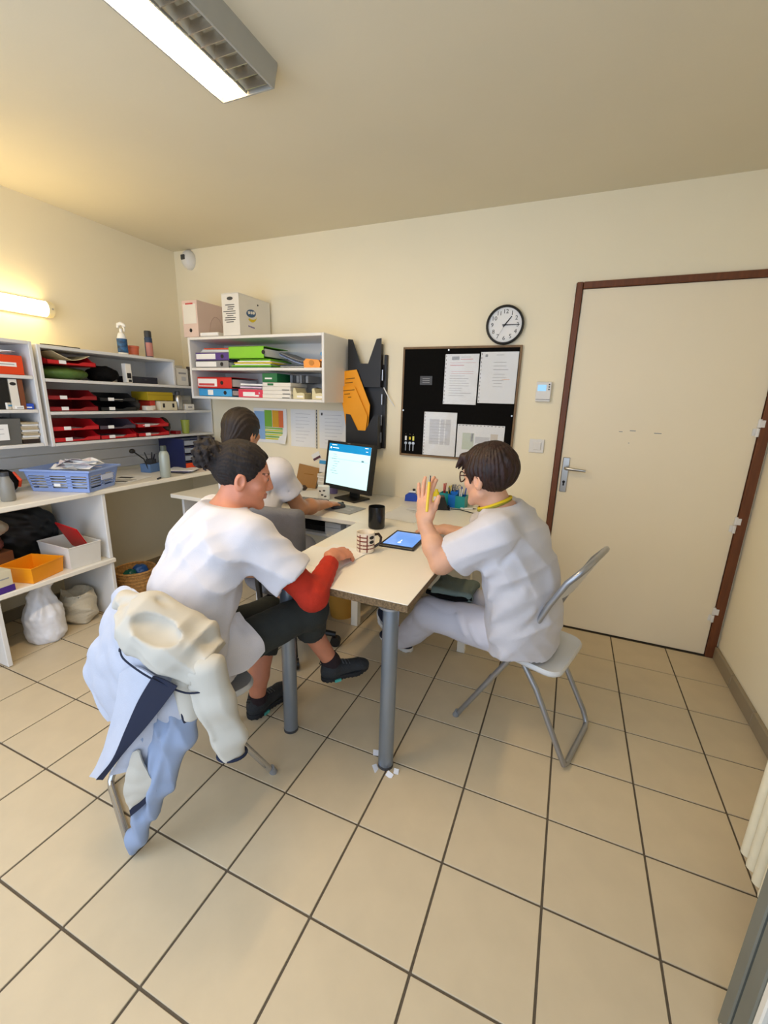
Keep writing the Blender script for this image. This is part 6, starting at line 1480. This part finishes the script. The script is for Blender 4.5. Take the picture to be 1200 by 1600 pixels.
P_B = sdf_obj('person', [(B_body, hB - .14, hB + .14, .005), (B_body, (-.93, 1.17, .74), (-.74, 1.72, .90), .0032), (B_body, (-1.36, .88, .42), (-.80, 1.70, 1.11), .010), (B_body, (-1.30, 1.30, .0), (-.86, 1.66, .46), .010)], [M_skinB, M_lip, M_brow], None, lambda c: head_mat((c - hB) @ MB_) * (np.linalg.norm(c - hB, axis=1) < .16))
tag(P_B, 'woman seen from behind with smooth dark hair, white tunic, hand on a computer mouse', 'person')
eyes(P_B, cB, MB_)
def B_hair(p):
    q = (p - V(*cB)) @ MB_
    d = hair_shell(q, (.092, .108, .102), .028, (-.14, -.10, -.05, -.01, .03, .06, .09, .14), (.0, .005, .032, .040, .056, .070, .078, .06), ear=False)
    d = smin(d, cone(q, (0, -.075, -.04), (0, -.075, -.10), .055, .035), .03)
    d = smin(d, chain(q, [(0, -.095, -.06), (.01, -.120, -.15), (.015, -.120, -.24)], [.032, .030, .012], .02), .015)
    phi = np.arctan2(q[:, 0], q[:, 2] + .14)
    return d + .0016 * np.sin(phi * 60 + 4 * wob(q, 20, 2)) + .0012 * wob(q, 50, 1)
sdf_obj('hair', [(B_hair, hB - (.15, .18, .27), hB + (.15, .15, .15), .0042)], M_hairB, P_B)
MB().tube([(-1.02, 1.06, 1.112), (-.965, 1.085, 1.105), (-.915, 1.11, 1.085), (-.88, 1.13, 1.035), (-.872, 1.14, .985)], [.009, .008, .007, .006, .003], 8).build('hair_lock', M_hairB, P_B, smooth=60)
BE = unit(np.array(B_er) - np.array(B_sr)); B_hem = np.array(B_sr) + BE * .15
def B_tunic(p):
    d = loft(p, [(-1.03, 1.09, .47), (-1.04, 1.09, .64), (-1.065, 1.08, .82), (-1.09, 1.085, .96), (-1.105, 1.09, 1.045), (-1.112, 1.094, 1.085)], [.20, .185, .185, .180, .135, .072], [.15, .130, .125, .112, .088, .066], SB, .045)
    s = chain(p, [B_sr, B_hem, np.array(B_sr) + BE * .22], [.068, .073, .076], .02); s = np.maximum(smin(s, cone(p, (-1.03, 1.095, 1.04), B_sr, .072, .073), .03), (p - V(*B_hem)) @ V(*BE))
    s2 = chain(p, [(-1.30, 1.16, 1.03), (-1.305, 1.27, .90)], [.074, .08], .02)
    d = smin(smin(d, s, .035), s2, .035); d = np.maximum(d, -cone(p, B_hem - BE * .04, np.array(B_sr) + BE * .3, .058, .066))
    d = d - .007 * ripple(p, (.6, -.2, .75), 60, 3, 2, 6) + fold(p, (-.93, 1.06, 1.02), (-.98, .97, .86), .016, .008) + fold(p, (-.90, 1.06, .98), (-.92, 1.02, .82), .012, -.006)
    d = np.maximum(d, -cone(p, (-1.115, 1.105, 1.14), (-1.112, 1.095, 1.06), .066, .054))
    return np.maximum(d, .49 - p[:, 2])
sdf_obj('tunic', [(B_tunic, (-1.42, .86, .46), (-.76, 1.40, 1.13), .008)], M_cloth, P_B)
def B_trou(p):
    d = loft(p, [(-1.08, 1.03, .55), (-1.08, 1.03, .52)], [.17, .18], [.12, .12], SB, .03)
    for s in (-1, 1): d = smin(d, chain(p, [(-1.08 + s * .09, 1.05, .545), (-1.05 + s * .10, 1.42, .51), (-1.05 + s * .10, 1.46, .13)], [.095, .072, .055], .02), .02)
    return np.maximum(d, np.where(p[:, 1] < 1.28, .492, .0) - p[:, 2])
sdf_obj('trousers', [(B_trou, (-1.32, .84, .06), (-.84, 1.56, .70), .010)], M_trouC, P_B)
for s in (-1, 1): shoe(P_B, (-1.05 + s * .1, 1.40, .002), (-1.05 + s * .1, 1.65, .002), (0, 0, 1), mat('white_clog', '#d5d5d2', .5), MATS['white_rubber'], M_paper, None)

# ------------------------------------------------------------------ jacket draped over the left folding chair
M_jk = mat('pale_grey_jacket', '#b9bdc8', 0.8, var=.03, vscale=20, bump=.1, bscale=200); M_jkb = mat('cool_grey_lining', '#8f9db5', 0.8, var=.05); M_navyc = mat('navy_cloth', '#141c33', .85, var=.1); M_jkc = mat('warm_lit_jacket_shell', '#c0baab', .75, var=.03)  # cream tone paints warm lamp light onto the pale jacket cloth
JT = thing('jacket', 'pale grey jacket, partly tinted for warm light, with navy lining hanging over the left folding chair', 'jacket', (-.66, .02, .30))
def jbuild(mb, name, m, **k):
    o = mb.build(name, m, JT, **k); o.matrix_parent_inverse = Matrix.Translation((.66, -.02, -.30)); return o
FW = np.array((.0067, -.0045, .0058))
JK['navy'] = [[tuple(np.array(c) + FW * 3.2) for c in r] for r in JK['navy']]; JK['inner'] = [[tuple(np.array(c) - FW * .6) for c in r] for r in JK['inner']]
jbuild(patch(JK['shell'], 8, 8, .006, .009, 17, 1), 'back_panel', M_jk, smooth=70)
jbuild(patch(JK['front'], 7, 7, .005, .005, 26, 2), 'front_panel', M_jk, smooth=70)
jbuild(patch(JK['navy'], 6, 5, .004), 'navy_lining_or_shade', M_navyc, smooth=70)
jbuild(patch(JK['inner'], 7, 6, .004, .005, 30, 3), 'front_panel', M_jk, smooth=70)
jbuild(patch(JK['cuffflap'], 7, 6, .006, .003, 40, 3), 'pocket_flap', M_jkc, smooth=70)
jbuild(patch(JK['cuffnavy'], 6, 4, .006), 'navy_edge', M_navyc, smooth=70)
def jsdf(name, fn, lo, hi, h, m):
    o = sdf_obj(name, [(fn, lo, hi, h)], m, JT); o.matrix_parent_inverse = Matrix.Translation((.66, -.02, -.30)); return o
def J_hood(p):
    d = chain(p, [(-.600, .010, .770), (-.545, .000, .765), (-.440, .005, .735), (-.360, .025, .690)], [.046, .060, .058, .046], .04)
    d = smin(d, cone(p, (-.70, .06, .795), (-.56, .04, .80), .030, .046), .04)
    d = smin(d, cone(p, (-.56, .05, .80), (-.40, .09, .735), .050, .045), .04)
    for a, b, w, am in (((-.50, -.06, .79), (-.40, -.03, .72), .012, .012), ((-.56, -.05, .74), (-.44, -.05, .69), .014, .010), ((-.46, -.05, .70), (-.36, -.02, .66), .012, .010), ((-.40, -.02, .77), (-.36, .0, .68), .012, .010), ((-.62, -.02, .80), (-.52, -.05, .73), .014, .008), ((-.66, .02, .82), (-.50, .05, .84), .014, -.012)): d = d + fold(p, a, b, w, am)
    cav = ell(p, (-.462, -.030, .800), (.075, .050, .028), np.stack([unit((.93, .16, -.32)), unit((-.16, .98, .03)), np.cross(unit((.93, .16, -.32)), unit((-.16, .98, .03)))], 1))
    d = -smin(-d, cav, .006)
    return d - .010 * ripple(p, (.80, .15, -.55), 95, 3, 1, 10) - .006 * ripple(p, (.5, .3, .8), 120, 3, 3, 12)
jsdf('collar_bundle', J_hood, (-.80, -.12, .60), (-.26, .17, .92), .005, M_jkc)
jbuild(MB().tube(spline([(-.605, -.038, .700), (-.575, -.055, .725), (-.540, -.072, .715), (-.480, -.070, .690), (-.420, -.058, .665), (-.360, -.035, .640), (-.320, -.01, .640)]), .0026, 6), 'navy_piping', M_navyc, smooth=60)
def J_sleeve(p):
    d = loft(p, [(-.335, .020, .690), (-.312, .022, .585), (-.286, .030, .470), (-.278, .032, .412)], [.050, .046, .042, .042], [.042, .034, .030, .030], (.9, .42, 0), .03)
    d = np.maximum(d, (p - V(-.278, .032, .418)) @ V(*unit((.10, .03, -1))))
    d = np.maximum(d, -cone(p, (-.282, .032, .455), (-.276, .033, .38), .018, .021))
    return d + fold(p, (-.36, -.02, .64), (-.30, -.02, .50), .012, .008) - .004 * ripple(p, (.85, .3, .30), 90, 3, 5, 10)
jsdf('sleeve', J_sleeve, (-.42, -.06, .38), (-.20, .11, .76), .005, M_jkc)
jbuild(MB().tube([(-.278 + .9 * .041 * math.cos(a) - .42 * .029 * math.sin(a), .032 + .42 * .041 * math.cos(a) + .9 * .029 * math.sin(a), .4175 + .0044 * math.cos(a)) for a in np.linspace(0, 2 * PI, 25)[:-1]], .0045, 8, closed=True), 'navy_edge', M_navyc, smooth=60)
def J_center(p):
    d = loft(p, [(-.470, .040, .600), (-.500, .015, .430), (-.552, -.022, .240), (-.592, -.075, .060), (-.600, -.086, .022)], [.085, .075, .050, .024, .014], [.040, .040, .032, .020, .013], unit((.9, .2, 0)), .03)
    for a, b, w, am in (((-.50, -.02, .58), (-.58, -.05, .25), .012, -.012), ((-.44, .0, .56), (-.54, -.05, .22), .012, .010), ((-.47, -.02, .50), (-.57, -.07, .15), .009, -.010), ((-.54, -.03, .50), (-.60, -.08, .12), .010, .008)): d = d + fold(p, a, b, w, am)
    return np.maximum(d - .008 * ripple(p, (.92, .3, .15), 105, 3, 3, 9), .004 - p[:, 2])
jsdf('hanging_sleeve', J_center, (-.68, -.14, -.005), (-.36, .11, .66), .005, M_jkb)
def J_in(p):
    d = chain(p, [(-.402, .000, .640), (-.392, .008, .520)], [.036, .030], .02); d = np.maximum(d, (p - V(-.392, .006, .525)) @ V(*unit((.1, -.1, -1)))); return np.maximum(d, -cone(p, (-.394, .006, .56), (-.390, .006, .49), .022, .026)) + .003 * wob(p, 50, 2)
jbuild(patch([[(-.412, -.012, .60), (-.398, -.016, .595), (-.386, -.010, .60)], [(-.404, -.022, .55), (-.395, -.026, .548), (-.384, -.016, .55)], [(-.402, -.020, .522), (-.394, -.022, .520), (-.386, -.014, .523)]], 4, 4, .003), 'navy_lining_or_shade', M_navyc, smooth=70)  # dark sheet inside the cuff, painting the shade of its opening
jsdf('inner_cuff', J_in, (-.46, -.05, .50), (-.34, .06, .69), .004, M_jkc)
